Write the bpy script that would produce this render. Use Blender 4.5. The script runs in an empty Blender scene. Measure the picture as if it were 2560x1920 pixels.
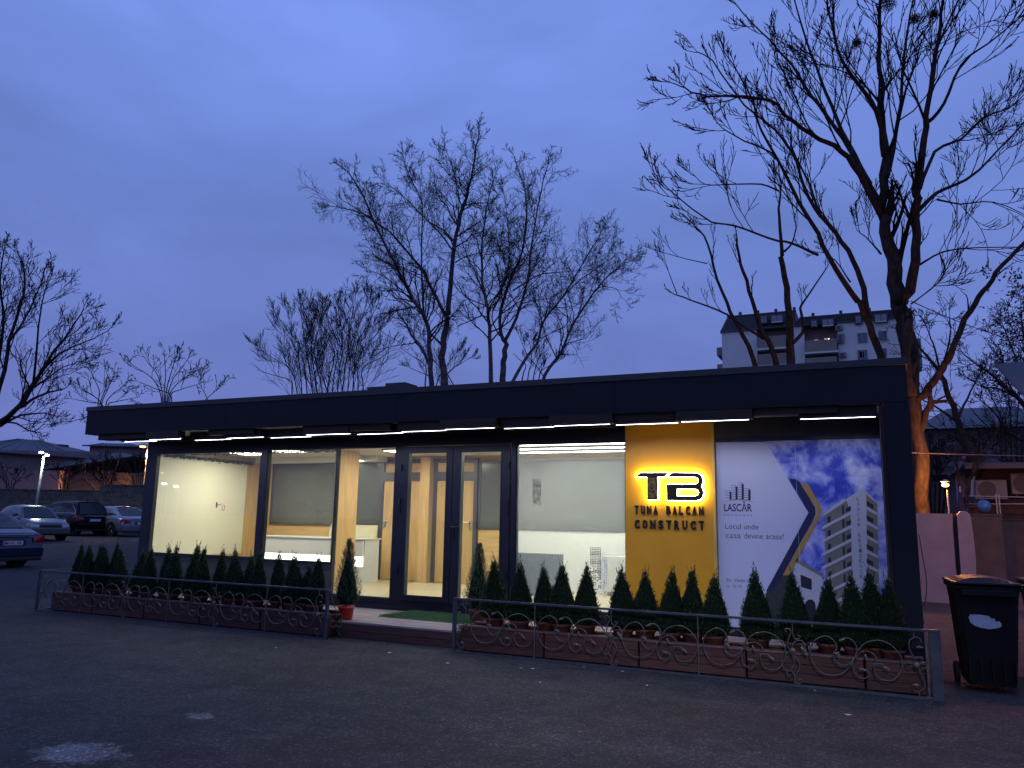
import bpy, math, random
from mathutils import Vector, Matrix, noise
random.seed(7)
C = bpy.context.scene.collection
PI = math.pi
# ------------------------------------------------------------------ camera
CAMP = Vector((0, 0, 1.5)); FPX = 1957.6
RT = Vector((0.90895439, 0.41648657, 0.01846227))
UP = Vector((0.05400062, -0.1615337, 0.98538865))
FW = Vector((-0.41338342, 0.89467637, 0.1693173))
cam = bpy.data.objects.new('camera', bpy.data.cameras.new('camera')); C.objects.link(cam)
cam.data.sensor_width = 36; cam.data.lens = FPX / 2560 * 36
cam.data.clip_start = 0.05; cam.data.clip_end = 3000
m = Matrix.Identity(4)
for i in range(3):
    m[i][0] = RT[i]; m[i][1] = UP[i]; m[i][2] = -FW[i]; m[i][3] = CAMP[i]
cam.matrix_world = m
bpy.context.scene.camera = cam
# ------------------------------------------------------------------ sky
sc = bpy.context.scene
sc.view_settings.view_transform = 'Standard'; sc.view_settings.look = 'None'
sc.view_settings.exposure = 0; sc.view_settings.gamma = 1; sc.view_settings.use_curve_mapping = False
try:
    sc.cycles.max_bounces = 6; sc.cycles.diffuse_bounces = 3; sc.cycles.glossy_bounces = 3
    sc.cycles.transparent_max_bounces = 12; sc.cycles.sample_clamp_indirect = 3
    sc.cycles.use_denoising = True
except Exception: pass
W = bpy.data.worlds.new('World'); sc.world = W; W.use_nodes = True
nt = W.node_tree; nt.nodes.clear(); N = nt.nodes; L = nt.links
tc = N.new('ShaderNodeTexCoord'); sep = N.new('ShaderNodeSeparateXYZ'); L.new(tc.outputs['Generated'], sep.inputs[0])
ramp = N.new('ShaderNodeValToRGB'); L.new(sep.outputs['Z'], ramp.inputs[0])
cr = ramp.color_ramp
cr.elements[0].position = 0.0; cr.elements[0].color = (0.122, 0.158, 0.43, 1)
cr.elements[1].position = 1.0; cr.elements[1].color = (0.165, 0.26, 0.72, 1)
for ps, c in ((0.1, (0.145, 0.19, 0.53, 1)), (0.22, (0.146, 0.21, 0.58, 1)), (0.36, (0.140, 0.22, 0.60, 1)), (0.55, (0.172, 0.268, 0.74, 1))):
    e = cr.elements.new(ps); e.color = c
mp = N.new('ShaderNodeMapping'); L.new(tc.outputs['Generated'], mp.inputs[0]); mp.inputs['Scale'].default_value = (1.0, 1.6, 3.2)
mp.inputs['Rotation'].default_value = (0.2, 0.35, 0.5)
nz = N.new('ShaderNodeTexNoise'); L.new(mp.outputs[0], nz.inputs['Vector']); nz.inputs['Scale'].default_value = 1.7
nz.inputs['Detail'].default_value = 5; nz.inputs['Roughness'].default_value = 0.52; nz.inputs['Distortion'].default_value = 0.35
mr = N.new('ShaderNodeMapRange'); L.new(nz.outputs[0], mr.inputs[0])
mr.inputs[1].default_value = 0.3; mr.inputs[2].default_value = 0.7; mr.inputs[3].default_value = 0.82; mr.inputs[4].default_value = 1.19
mul = N.new('ShaderNodeMixRGB'); mul.blend_type = 'MULTIPLY'; mul.inputs[0].default_value = 1
L.new(ramp.outputs[0], mul.inputs[1]); L.new(mr.outputs[0], mul.inputs[2])
sky = N.new('ShaderNodeTexSky'); sky.sky_type = 'NISHITA'; sky.sun_disc = False
sky.sun_elevation = math.radians(1.0); sky.sun_rotation = math.radians(200); sky.sun_intensity = 0.2
bg1 = N.new('ShaderNodeBackground'); L.new(sky.outputs[0], bg1.inputs[0]); bg1.inputs[1].default_value = 0.008
bg2 = N.new('ShaderNodeBackground'); L.new(mul.outputs[0], bg2.inputs[0]); bg2.inputs[1].default_value = 1.0
ad = N.new('ShaderNodeAddShader'); L.new(bg1.outputs[0], ad.inputs[0]); L.new(bg2.outputs[0], ad.inputs[1])
wo = N.new('ShaderNodeOutputWorld'); L.new(ad.outputs[0], wo.inputs[0])
sd = bpy.data.lights.new('sun', 'SUN'); sd.energy = 0.03; sd.angle = math.radians(25); sd.color = (1, .93, .88)
so = bpy.data.objects.new('sun', sd); C.objects.link(so); so.rotation_euler = (math.radians(70), 0, math.radians(-20))

# ------------------------------------------------------------------ helpers
def ray(px, py): return FW + RT * ((px - 1280) / FPX) - UP * ((py - 960) / FPX)
def P(px, py, d): return CAMP + ray(px, py) * d
def HY(px, py, Y):
    r = ray(px, py); return CAMP + r * (Y / r.y)
def HZ(px, py, z):
    r = ray(px, py); return CAMP + r * ((z - 1.5) / r.z)
def mapper(ox, oy, s): return lambda x, y: (ox + x * s, oy + y * s)
r2 = mapper(350, 1050, .3316); r3 = mapper(780, 1050, .3617); r4 = mapper(1250, 980, .3617); r5 = mapper(1750, 1050, .3919)
def gh(x, y):
    s = (-x * .42 + y * .9 - 22) / 12.0
    s = max(0, min(1, s)); return .28 * s * s * (3 - 2 * s)

def tag(o, label=None, cat=None, group=None, kind=None):
    if label: o['label'] = label
    if cat: o['category'] = cat
    if group: o['group'] = group
    if kind: o['kind'] = kind
    return o
def empty(name, loc, label=None, cat=None, group=None, rz=0):
    o = bpy.data.objects.new(name, None); C.objects.link(o); o.location = loc; o.rotation_euler = (0, 0, rz)
    o.empty_display_size = .1
    return tag(o, label, cat, group)
class MB:
    def __init__(s): s.v = []; s.f = []; s.sm = False
    def box(s, x0, x1, y0, y1, z0, z1):
        n = len(s.v)
        s.v += [(x, y, z) for z in (z0, z1) for x, y in ((x0, y0), (x1, y0), (x1, y1), (x0, y1))]
        s.f += [tuple(n + i for i in q) for q in ((3, 2, 1, 0), (4, 5, 6, 7), (0, 1, 5, 4), (1, 2, 6, 5), (2, 3, 7, 6), (3, 0, 4, 7))]
        return s
    def bev(s, x0, x1, y0, y1, z0, z1, b):   # box with chamfered vertical and top edges
        n = len(s.v)
        def ring(i, z): return [(x0+b+i, y0+i, z), (x1-b-i, y0+i, z), (x1-i, y0+b+i, z), (x1-i, y1-b-i, z), (x1-b-i, y1-i, z), (x0+b+i, y1-i, z), (x0+i, y1-b-i, z), (x0+i, y0+b+i, z)]
        for i, z in ((b*.7, z0), (0, z0+b), (0, z1-b), (b*.7, z1)): s.v += ring(i, z)
        for k in range(3):
            for j in range(8): s.f.append((n+k*8+j, n+k*8+(j+1) % 8, n+(k+1)*8+(j+1) % 8, n+(k+1)*8+j))
        s.f.append(tuple(n+7-j for j in range(8))); s.f.append(tuple(n+24+j for j in range(8)))
        return s
    def tube(s, pts, r0, r1=None, k=6, cap=True):
        if r1 is None: r1 = r0
        n0 = len(s.v); m_ = len(pts); pts = [Vector(p) for p in pts]
        ref = None
        for i, p in enumerate(pts):
            d = (pts[min(i+1, m_-1)] - pts[max(i-1, 0)])
            if d.length < 1e-9: d = Vector((0, 0, 1))
            d.normalize()
            if ref is None: ref = Vector((1, 0, 0)) if abs(d.x) < .8 else Vector((0, 1, 0))
            u = ref - d * ref.dot(d)
            if u.length < 1e-4: u = Vector((0, 1, 0)) - d * d.y
            u.normalize(); ref = u; w = d.cross(u)
            r = r0[i] if isinstance(r0, (list, tuple)) else r0 + (r1 - r0) * i / max(1, m_-1)
            for j in range(k):
                a = 2*PI*j/k; q = p + u*(math.cos(a)*r) + w*(math.sin(a)*r); s.v.append((q.x, q.y, q.z))
        for i in range(m_-1):
            for j in range(k):
                a = n0+i*k+j; b = n0+i*k+(j+1) % k; s.f.append((a, b, b+k, a+k))
        if cap:
            s.f.append(tuple(n0+k-1-j for j in range(k))); s.f.append(tuple(n0+(m_-1)*k+j for j in range(k)))
        return s
    def lathe(s, prof, c=(0, 0, 0), k=16, ax='z'):
        n0 = len(s.v)
        for r, z in prof:
            for j in range(k):
                a = 2*PI*j/k; x, y = r*math.cos(a), r*math.sin(a)
                if ax == 'z': q = (c[0]+x, c[1]+y, c[2]+z)
                elif ax == 'y': q = (c[0]+x, c[1]+z, c[2]+y)
                else: q = (c[0]+z, c[1]+x, c[2]+y)
                s.v.append(q)
        for i in range(len(prof)-1):
            for j in range(k):
                a = n0+i*k+j; b = n0+i*k+(j+1) % k; s.f.append((a, b, b+k, a+k))
        s.f.append(tuple(n0+k-1-j for j in range(k))); s.f.append(tuple(n0+(len(prof)-1)*k+j for j in range(k)))
        return s
    def prism(s, poly, y0, y1):              # polygon in (x,z) between two y
        n = len(s.v); k = len(poly)
        s.v += [(x, y0, z) for x, z in poly] + [(x, y1, z) for x, z in poly]
        s.f.append(tuple(range(n, n+k))); s.f.append(tuple(range(n+2*k-1, n+k-1, -1)))
        for j in range(k): s.f.append((n+(j+1) % k, n+j, n+k+j, n+k+(j+1) % k))
        return s
    def poly(s, pts):
        n = len(s.v); s.v += [tuple(p) for p in pts]; s.f.append(tuple(range(n, n+len(pts)))); return s
    def ball(s, c, r, k=8, q=5, sc_=(1, 1, 1)):
        n0 = len(s.v)
        for i in range(q+1):
            t = PI*i/q
            for j in range(k):
                a = 2*PI*j/k; s.v.append((c[0]+r*sc_[0]*math.sin(t)*math.cos(a), c[1]+r*sc_[1]*math.sin(t)*math.sin(a), c[2]+r*sc_[2]*math.cos(t)))
        for i in range(q):
            for j in range(k):
                a = n0+i*k+j; b = n0+i*k+(j+1) % k; s.f.append((a+k, b+k, b, a))
        return s
    def mesh(s, name, smooth=None):
        me = bpy.data.meshes.new(name); me.from_pydata(s.v, [], s.f); me.validate(); me.update()
        if s.sm if smooth is None else smooth: me.shade_smooth()
        return me
    def build(s, name, mat_, parent=None, smooth=None, local=True):
        o = link(name, s.mesh(name, smooth), mat_, parent)
        return o
def link(name, me, mat_, parent=None, loc=None):
    if mat_ is not None and not me.materials: me.materials.append(mat_)
    o = bpy.data.objects.new(name, me); C.objects.link(o)
    if parent is not None:
        o.parent = parent
        # geometry is written in world coordinates unless a loc is given
        if loc is None: o.matrix_parent_inverse = parent_inv(parent)
    if loc is not None: o.location = loc
    return o
def wmat(o):
    mm = Matrix.Translation(o.location) @ o.rotation_euler.to_matrix().to_4x4() @ Matrix.Diagonal((*o.scale, 1))
    if o.parent: mm = wmat(o.parent) @ o.matrix_parent_inverse @ mm
    return mm
def parent_inv(p): return wmat(p).inverted()
def kids(o): return [c for c in list(bpy.data.objects) if c.parent is o]
def catmull(pts, n=4):
    out = []; P_ = [Vector(p) for p in pts]
    for i in range(len(P_)-1):
        a = P_[max(i-1, 0)]; b = P_[i]; c = P_[i+1]; d = P_[min(i+2, len(P_)-1)]
        for k in range(n):
            t = k/n; out.append(.5*((2*b)+(c-a)*t+(2*a-5*b+4*c-d)*t*t+(3*b-a-3*c+d)*t**3))
    out.append(P_[-1]); return out
WORDS = ['first', 'second', 'third', 'fourth', 'fifth', 'sixth', 'seventh', 'eighth', 'ninth', 'tenth', 'eleventh', 'twelfth', 'thirteenth', 'fourteenth', 'fifteenth', 'sixteenth', 'seventeenth', 'eighteenth', 'nineteenth', 'twentieth', 'twenty-first', 'twenty-second']

# ------------------------------------------------------------------ materials
def mat(name, col, rough=.6, metal=0, var=.15, scale=6, bump=0, bscale=40, stretch=(1, 1, 1), spec=.5, rnd=0, col2=None, coat=0, detail=4):
    M_ = bpy.data.materials.new(name); M_.use_nodes = True; t = M_.node_tree; n = t.nodes; l = t.links
    b = n['Principled BSDF']; b.inputs['Roughness'].default_value = rough; b.inputs['Metallic'].default_value = metal
    b.inputs['Specular IOR Level'].default_value = spec; b.inputs['Coat Weight'].default_value = coat
    g = n.new('ShaderNodeNewGeometry'); mpn = n.new('ShaderNodeMapping'); l.new(g.outputs['Position'], mpn.inputs[0]); mpn.inputs['Scale'].default_value = stretch
    z = n.new('ShaderNodeTexNoise'); l.new(mpn.outputs[0], z.inputs['Vector']); z.inputs['Scale'].default_value = scale; z.inputs['Detail'].default_value = detail; z.inputs['Roughness'].default_value = .6
    r = n.new('ShaderNodeMapRange'); l.new(z.outputs[0], r.inputs[0]); r.inputs[1].default_value = .3; r.inputs[2].default_value = .7
    mx = n.new('ShaderNodeMixRGB'); l.new(r.outputs[0], mx.inputs[0])
    c2 = col2 if col2 else tuple(min(1, c*(1+var)) for c in col)
    mx.inputs[1].default_value = (*[c*(1-var) for c in col], 1) if not col2 else (*col, 1); mx.inputs[2].default_value = (*c2, 1)
    out = mx.outputs[0]
    if rnd:
        oi = n.new('ShaderNodeObjectInfo'); r2_ = n.new('ShaderNodeMapRange'); l.new(oi.outputs['Random'], r2_.inputs[0]); r2_.inputs[3].default_value = 1-rnd; r2_.inputs[4].default_value = 1+rnd
        m2 = n.new('ShaderNodeMixRGB'); m2.blend_type = 'MULTIPLY'; m2.inputs[0].default_value = 1; l.new(out, m2.inputs[1]); l.new(r2_.outputs[0], m2.inputs[2]); out = m2.outputs[0]
    l.new(out, b.inputs['Base Color'])
    if bump:
        z2 = n.new('ShaderNodeTexNoise'); l.new(mpn.outputs[0], z2.inputs['Vector']); z2.inputs['Scale'].default_value = bscale; z2.inputs['Detail'].default_value = 3
        bp = n.new('ShaderNodeBump'); bp.inputs['Strength'].default_value = bump; bp.inputs['Distance'].default_value = .01; l.new(z2.outputs[0], bp.inputs['Height']); l.new(bp.outputs[0], b.inputs['Normal'])
    return M_
def emis(name, col, st):
    M_ = bpy.data.materials.new(name); M_.use_nodes = True; t = M_.node_tree; n = t.nodes; b = n['Principled BSDF']
    b.inputs['Base Color'].default_value = (.8, .8, .8, 1); b.inputs['Emission Color'].default_value = (*col, 1); b.inputs['Emission Strength'].default_value = st
    return M_
def glass(name, tint=(1, 1, 1), refl=1.0, haze=0, hcol=(.8, .8, .8)):
    M_ = bpy.data.materials.new(name); M_.use_nodes = True; t = M_.node_tree; n = t.nodes; l = t.links
    n.remove(n['Principled BSDF']); o = n['Material Output']
    tr = n.new('ShaderNodeBsdfTransparent'); tr.inputs[0].default_value = (*tint, 1)
    gl = n.new('ShaderNodeBsdfGlossy'); gl.inputs['Roughness'].default_value = .02; gl.inputs[0].default_value = (refl, refl, refl, 1)
    fr = n.new('ShaderNodeFresnel'); gg = n.new('ShaderNodeNewGeometry'); im = n.new('ShaderNodeMapRange'); l.new(gg.outputs['Backfacing'], im.inputs[0]); im.inputs[3].default_value = 1.5; im.inputs[4].default_value = 1/1.5; l.new(im.outputs[0], fr.inputs[0])
    mx = n.new('ShaderNodeMixShader'); l.new(fr.outputs[0], mx.inputs[0]); l.new(gl.outputs[0], mx.inputs[2])
    if haze:
        df = n.new('ShaderNodeBsdfDiffuse'); df.inputs[0].default_value = (*hcol, 1)
        tl = n.new('ShaderNodeBsdfTranslucent'); tl.inputs[0].default_value = (*hcol, 1)
        a = n.new('ShaderNodeMixShader'); l.new(df.outputs[0], a.inputs[1]); l.new(tl.outputs[0], a.inputs[2])
        h = n.new('ShaderNodeMixShader'); h.inputs[0].default_value = haze; l.new(tr.outputs[0], h.inputs[1]); l.new(a.outputs[0], h.inputs[2]); l.new(h.outputs[0], mx.inputs[1])
    else: l.new(tr.outputs[0], mx.inputs[1])
    l.new(mx.outputs[0], o.inputs[0]); return M_
def wood(name, c1, c2, st, scale=5, rough=.5, rnd=.12, bump=.15):
    M_ = mat(name, c1, rough, 0, 0, scale, bump, scale*3, st, .35, rnd, c2, detail=6); return M_

M = {}
M['anth'] = mat('anthracite_cladding', (.012, .013, .019), .6, .0, .12, 3, .25, 260, spec=.22)
M['frame'] = mat('anthracite_frame', (.015, .017, .028), .38, .0, .1, 5, spec=.35)
M['cap'] = mat('roof_trim', (.02, .022, .03), .5, .0, .1, 4)
M['browncl'] = wood('dark_brown_boards', (.018, .009, .007), (.035, .017, .012), (1, 1, 1), 8)
M['soffit'] = mat('soffit_white', (.5, .5, .46), .7, 0, .06, 3)
M['led'] = emis('cool_led', (.74, .80, 1), 20)
M['yellow'] = mat('mustard_panel', (.72, .33, .010), .42, 0, .05, 2, .05, 60)
M['yelledge'] = mat('mustard_edge', (.62, .42, .10), .4)
M['black'] = mat('black_acrylic', (.012, .009, .008), .3)
M['halo'] = emis('halo_acrylic', (1, .82, .40), 34)
M['oakv'] = wood('oak_laminate_upright', (.50, .32, .135), (.66, .45, .21), (5, 5, .5), 4, .45, .08)
M['oakh'] = wood('oak_laminate_level', (.50, .32, .135), (.66, .45, .21), (.5, 5, 5), 4, .45, .06)
M['oakshade'] = wood('oak_laminate_shaded', (.30, .22, .14), (.38, .28, .18), (5, 5, .5), 4)  # oak darkened to paint shade on the blade front; chair legs share it
M['floor'] = wood('pale_laminate_floor', (.58, .49, .33), (.70, .60, .42), (.6, 5, 1), 3, .3, .08)
M['screen'] = mat('cream_screen', (.74, .72, .56), .5, 0, .03, 1.5)
M['ceil'] = mat('cream_ceiling', (.86, .84, .72), .8, 0, .03, 2)
M['board'] = mat('grey_green_board', (.115, .125, .115), .16, 0, .12, 1.2, spec=.6)
M['board2'] = mat('pale_grey_board', (.115, .13, .118), .2, 0, .12, 1.0, spec=.6)
M['boardfr'] = mat('grey_board_frame', (.07, .075, .085), .4)
M['whitewall'] = mat('white_wall', (.78, .79, .74), .6, 0, .03, 2)
M['bluegrey'] = mat('blue_grey_panel', (.17, .21, .26), .4, 0, .05, 2)
M['parapet'] = mat('grey_green_parapet', (.075, .085, .075), .4, 0, .1, 3)
M['warmlight'] = emis('warm_ceiling_light', (1, .94, .80), 30)
M['coollight'] = emis('cool_ceiling_strip', (.98, 1, .90), 21)
M['deskglow'] = emis('desk_glow', (1, 1, .95), 3.2)
M['deskw'] = mat('white_desk', (.66, .66, .64), .35, 0, .02)
M['cream'] = mat('cream_leather', (.66, .60, .40), .45, 0, .05, 5)
M['chrome'] = mat('brushed_metal', (.55, .54, .52), .3, 1, .05)
M['darkhandle'] = mat('dark_handle', (.03, .03, .035), .35, .6)
M['glass'] = glass('clear_pane', (.93, .95, .92))
M['film'] = glass('lightly_filmed_pane', (.95, .97, .94), 1, .16, (.8, .82, .78))
M['decal'] = mat('dark_window_print', (.04, .045, .04), .6)
M['decalw'] = mat('pale_window_print', (.75, .75, .7), .6)
M['plan'] = mat('plan_line_print', (.05, .055, .05), .5)
M['deck'] = wood('worn_deck_board', (.22, .165, .15), (.34, .27, .245), (.8, 14, 14), 3, .7, .16, .5)
M['plank'] = wood('red_brown_planter_plank', (.045, .015, .012), (.095, .036, .028), (.9, 9, 9), 5, .6, .25, .5)
M['planklip'] = wood('faded_planter_rim', (.11, .05, .045), (.20, .11, .10), (.9, 9, 9), 5, .6, .15, .5)
M['soil'] = mat('soil', (.02, .014, .01), .95, 0, .3, 30, .8, 60)
M['iron'] = mat('wrought_iron', (.11, .10, .09), .45, .55, .35, 25, .3, 120)
M['irondark'] = mat('dark_painted_rail', (.05, .055, .075), .42, .3, .3, 12, .3, 90)
M['ironleaf'] = mat('tarnished_leaf', (.15, .13, .09), .5, .3, .3, 40)
M['terra'] = mat('terracotta_pot', (.13, .04, .028), .7, 0, .25, 14, .2, 60, rnd=.25)
M['redpot'] = mat('bright_red_pot', (.62, .045, .022), .35, 0, .06, 8)
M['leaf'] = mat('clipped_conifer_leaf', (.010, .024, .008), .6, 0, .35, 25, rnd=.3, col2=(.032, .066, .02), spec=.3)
M['leafcore'] = mat('shaded_inner_leaf', (.006, .012, .005), .9, 0, .3, 30, spec=.1)  # near-black green, paints the shade deep inside the foliage
M['spruce'] = mat('spruce_needles', (.014, .036, .018), .6, 0, .3, 30, col2=(.034, .07, .032), spec=.25)
M['stem'] = mat('shrub_stem', (.03, .02, .012), .9)
M['turf'] = mat('artificial_turf', (.045, .11, .035), .7, 0, .2, 20, col2=(.10, .20, .065))
M['bark'] = mat('grey_brown_bark', (.024, .018, .015), .95, 0, .3, 14, .8, 40, (1, 1, .4), col2=(.075, .055, .045), spec=.1)
M['barkl'] = mat('pale_poplar_bark', (.05, .045, .045), .95, 0, .3, 4, .8, 40, (1, 1, 2), col2=(.17, .155, .15), spec=.1)
M['twig'] = mat('dark_twigs', (.022, .017, .016), .95, 0, .2, 5, spec=.1)
M['bintop'] = mat('black_bin_plastic', (.004, .004, .005), .5, 0, .2, 20, .1, 60, spec=.25)
M['sticker'] = mat('torn_white_sticker', (.42, .44, .50), .5, 0, .15, 30)
M['render'] = mat('pinkish_render', (.29, .26, .265), .85, 0, .12, 3, .35, 45)
M['brickred'] = mat('exposed_brick', (.10, .035, .025), .9, 0, .4, 30, .6, 60)
M['blk'] = mat('rough_wall_block', (.05, .045, .042), .9, 0, .3, 3, .8, 20, col2=(.14, .125, .11))
M['mortar'] = mat('wall_render', (.10, .09, .08), .95, 0, .25, 1.3, .5, 20)
M['rooft'] = mat('grey_blue_roof', (.075, .08, .10), .75, 0, .2, .8, .5, 6)
M['purplewall'] = mat('mauve_house_wall', (.20, .15, .15), .9, 0, .22, .7)
M['darkwall'] = mat('dark_house_wall', (.07, .055, .055), .9, 0, .3, .8)
M['aptw'] = mat('white_block_render', (.62, .62, .58), .85, 0, .07, .25)
M['mans'] = mat('mansard_slate', (.055, .055, .065), .7, 0, .25, 2.5, .6, 9, (1, 1, 2))
M['balc'] = mat('beige_balcony', (.24, .21, .17), .85, 0, .1, .7)
M['dwin'] = mat('dim_window_glass', (.05, .065, .09), .12, 0, .2, .5, spec=.8)
M['curtain'] = mat('pale_curtained_window', (.20, .22, .26), .4, 0, .15, 1.5)
M['litwin'] = emis('lit_window', (1, .55, .25), .55)
M['litwin2'] = emis('bright_lit_window', (1, .78, .40), 3)
M['tyre'] = mat('tyre_rubber', (.012, .012, .013), .8)
M['rim'] = mat('alloy_rim', (.35, .35, .37), .3, .9, .05)
M['carglass'] = mat('car_glass', (.006, .007, .01), .08, 0, .05, spec=.35)
M['tail'] = mat('red_tail_lens', (.22, .008, .008), .12, 0, .1, spec=.7)
M['headl'] = mat('headlamp_lens', (.40, .43, .45), .1, 0, .1, 30, spec=.8)
M['plate'] = mat('number_plate', (.50, .52, .58), .4, 0, .03)
M['platetxt'] = mat('plate_lettering', (.02, .02, .03), .5)
M['trimblk'] = mat('black_car_trim', (.01, .01, .012), .4)
M['chromecar'] = mat('car_chrome', (.6, .6, .62), .15, 1, .02)
M['pole'] = mat('galvanised_pole', (.35, .35, .34), .5, .5, .1)
M['lampw'] = emis('white_lamp_head', (.90, 1, .85), 60)
M['lampo'] = emis('sodium_lamp_head', (1, .36, .06), 14)
M['lampy'] = emis('far_yellow_lamp', (1, .80, .20), 4)
M['wire'] = mat('pale_cable', (.12, .085, .07), .6)
M['redwire'] = mat('red_wire', (.40, .05, .04), .5)
M['vine'] = mat('plastic_vine_leaf', (.03, .06, .02), .5, 0, .3, 30, col2=(.06, .10, .03))
M['acw'] = mat('aircon_casing', (.17, .18, .19), .5, 0, .08)
M['acd'] = mat('aircon_grille', (.04, .04, .045), .5)
M['brickw'] = mat('dull_brick_wall', (.06, .03, .025), .9, 0, .25, 4, .5, 30)
M['blue'] = mat('blue_ball', (.04, .17, .42), .3)
M['navycloth'] = mat('dark_blue_cloth', (.012, .012, .06), .8, 0, .3, 10)
M['tin'] = mat('grey_tin_roof', (.06, .065, .075), .5, .2, .1, 2)
M['concrete'] = mat('grey_concrete', (.075, .072, .07), .9, 0, .2, 3, .4, 30)
M['greenpaint'] = mat('dark_green_paint', (.015, .07, .05), .5)
M['litter'] = mat('pale_litter', (.45, .45, .45), .8)
M['dryleaf'] = mat('withered_leaf', (.055, .045, .035), .8, 0, .3, 12)

# asphalt: aggregate speckle, broad wear, two scuffed patches, a painted pool of light
def asphalt():
    M_ = bpy.data.materials.new('worn_asphalt'); M_.use_nodes = True; t = M_.node_tree; n = t.nodes; l = t.links; b = n['Principled BSDF']
    g = n.new('ShaderNodeNewGeometry')
    def nz(sc_, det=4, ro=.6):
        z = n.new('ShaderNodeTexNoise'); l.new(g.outputs['Position'], z.inputs['Vector']); z.inputs['Scale'].default_value = sc_; z.inputs['Detail'].default_value = det; z.inputs['Roughness'].default_value = ro; return z.outputs[0]
    def mrg(i, a, b_, c, d):
        r = n.new('ShaderNodeMapRange'); l.new(i, r.inputs[0]); 
        for k, v in zip((1, 2, 3, 4), (a, b_, c, d)): r.inputs[k].default_value = v
        return r.outputs[0]
    def mth(op, a, b_):
        q = n.new('ShaderNodeMath'); q.operation = op; l.new(a, q.inputs[0])
        if isinstance(b_, (int, float)): q.inputs[1].default_value = b_
        else: l.new(b_, q.inputs[1])
        return q.outputs[0]
    big = mrg(nz(.35, 5), .3, .7, .75, 1.25); mid = mrg(nz(3.2, 6, .7), .3, .7, .68, 1.36)
    vor = n.new('ShaderNodeTexVoronoi'); l.new(g.outputs['Position'], vor.inputs['Vector']); vor.inputs['Scale'].default_value = 70
    gr = n.new('ShaderNodeSeparateXYZ'); l.new(vor.outputs['Color'], gr.inputs[0])
    agg = mrg(mth('POWER', gr.outputs[0], 7.0), 0, 1, .82, 2.6)
    fine = mrg(nz(60, 2), .3, .7, .78, 1.25)
    v = mth('MULTIPLY', mth('MULTIPLY', big, mid), mth('MULTIPLY', agg, fine))
    # two scuffed pale patches; the third, broad one paints a pool of light
    for (cx, cy, rx, ry, k) in ((HZ(205, 1880, 0).x, HZ(205, 1880, 0).y, .30, .22, 3.0), (HZ(500, 1790, 0).x, HZ(500, 1790, 0).y, .12, .09, 2.5), (HZ(1500, 1850, 0).x, HZ(1500, 1850, 0).y, 1.3, .5, .25)):
        mp_ = n.new('ShaderNodeMapping'); l.new(g.outputs['Position'], mp_.inputs[0]); mp_.vector_type = 'POINT'
        mp_.inputs['Location'].default_value = (-cx/rx, -cy/ry, 0); mp_.inputs['Scale'].default_value = (1/rx, 1/ry, 0)
        le = n.new('ShaderNodeVectorMath'); le.operation = 'LENGTH'; l.new(mp_.outputs[0], le.inputs[0])
        d = mth('ADD', le.outputs['Value'], mrg(nz(9, 4), .3, .7, -.45, .45))
        v = mth('MULTIPLY', v, mrg(d, .72, 1.08, 1+k, 1))
    cm = n.new('ShaderNodeMixRGB'); cm.blend_type = 'MULTIPLY'; cm.inputs[0].default_value = 1; cm.inputs[1].default_value = (.036, .034, .033, 1); l.new(v, cm.inputs[2])
    l.new(cm.outputs[0], b.inputs['Base Color'])
    b.inputs['Specular IOR Level'].default_value = .2
    l.new(mrg(nz(2.0, 4), .3, .7, .78, .92), b.inputs['Roughness'])
    h = mth('ADD', mrg(vor.outputs['Distance'], 0, 1, 1, 0), nz(45, 4))
    bp = n.new('ShaderNodeBump'); bp.inputs['Strength'].default_value = .8; bp.inputs['Distance'].default_value = .006; l.new(h, bp.inputs['Height']); l.new(bp.outputs[0], b.inputs['Normal'])
    return M_
M['asphalt'] = asphalt()

# ------------------------------------------------------------------ ground
g = MB(); xs = [-600, -300, -150, -90] + [-70+2.5*i for i in range(40)] + [60, 150, 400, 600]; ys = [-300, -100, -30, -10, 0] + [2.5*i+2.5 for i in range(28)] + [90, 150, 300, 900]
for y in ys:
    for x in xs: g.v.append((x, y, gh(x, y)))
nx = len(xs)
for j in range(len(ys)-1):
    for i in range(nx-1): g.f.append((j*nx+i, j*nx+i+1, (j+1)*nx+i+1, (j+1)*nx+i))
tag(g.build('ground', M['asphalt'], smooth=True), 'worn dark asphalt yard', kind='structure')
# gravelly verge line of grit along the railings, a few pale scraps
g = MB(); rr = random.Random(3)
for i in range(260):
    x = rr.uniform(-11.6, .6); y = 8.02 + rr.gauss(0, .05)
    if rr.random() < .35: y = rr.uniform(6.2, 8.3)
    r = rr.uniform(.003, .010); g.ball((x, y, r*.4), r, 5, 3, (1, 1, .5))
tag(g.build('grit', M['concrete']), 'loose grit and small stones scattered on asphalt before the railings', 'grit', kind='stuff')
g = MB()
for (px, py) in ((1302, 1671), (1333, 1672), (1460, 1668), (1557, 1679), (1645, 1681), (1617, 1714), (2120, 1787), (2038, 1727), (1351, 1706), (975, 1632), (960, 1608), (1120, 1658), (690, 1620)):
    p = HZ(px, py, .003); w = rr.uniform(.015, .035); a = rr.uniform(0, 3)
    g.poly([(p.x+w*math.cos(a+k*1.57)*(1 if k % 2 else .6), p.y+w*math.sin(a+k*1.57)*.8, .004+.004*(k % 2)) for k in range(4)])
tag(g.build('litter_scraps', M['litter']), 'tiny pale scraps of litter scattered on the asphalt', 'litter', kind='stuff')

# ------------------------------------------------------------------ showroom building
G = 9.76; BK = 12.5; FL = .35; CE = 2.60
B = empty('showroom_building', (-5.6, 9.76, 0), 'single-storey anthracite showroom with lit glass front, deep fascia and mustard panel', 'building')
def part(name, mb, m_, par=None, **k): return mb.build(name, M[m_], par or B, **k)
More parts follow.
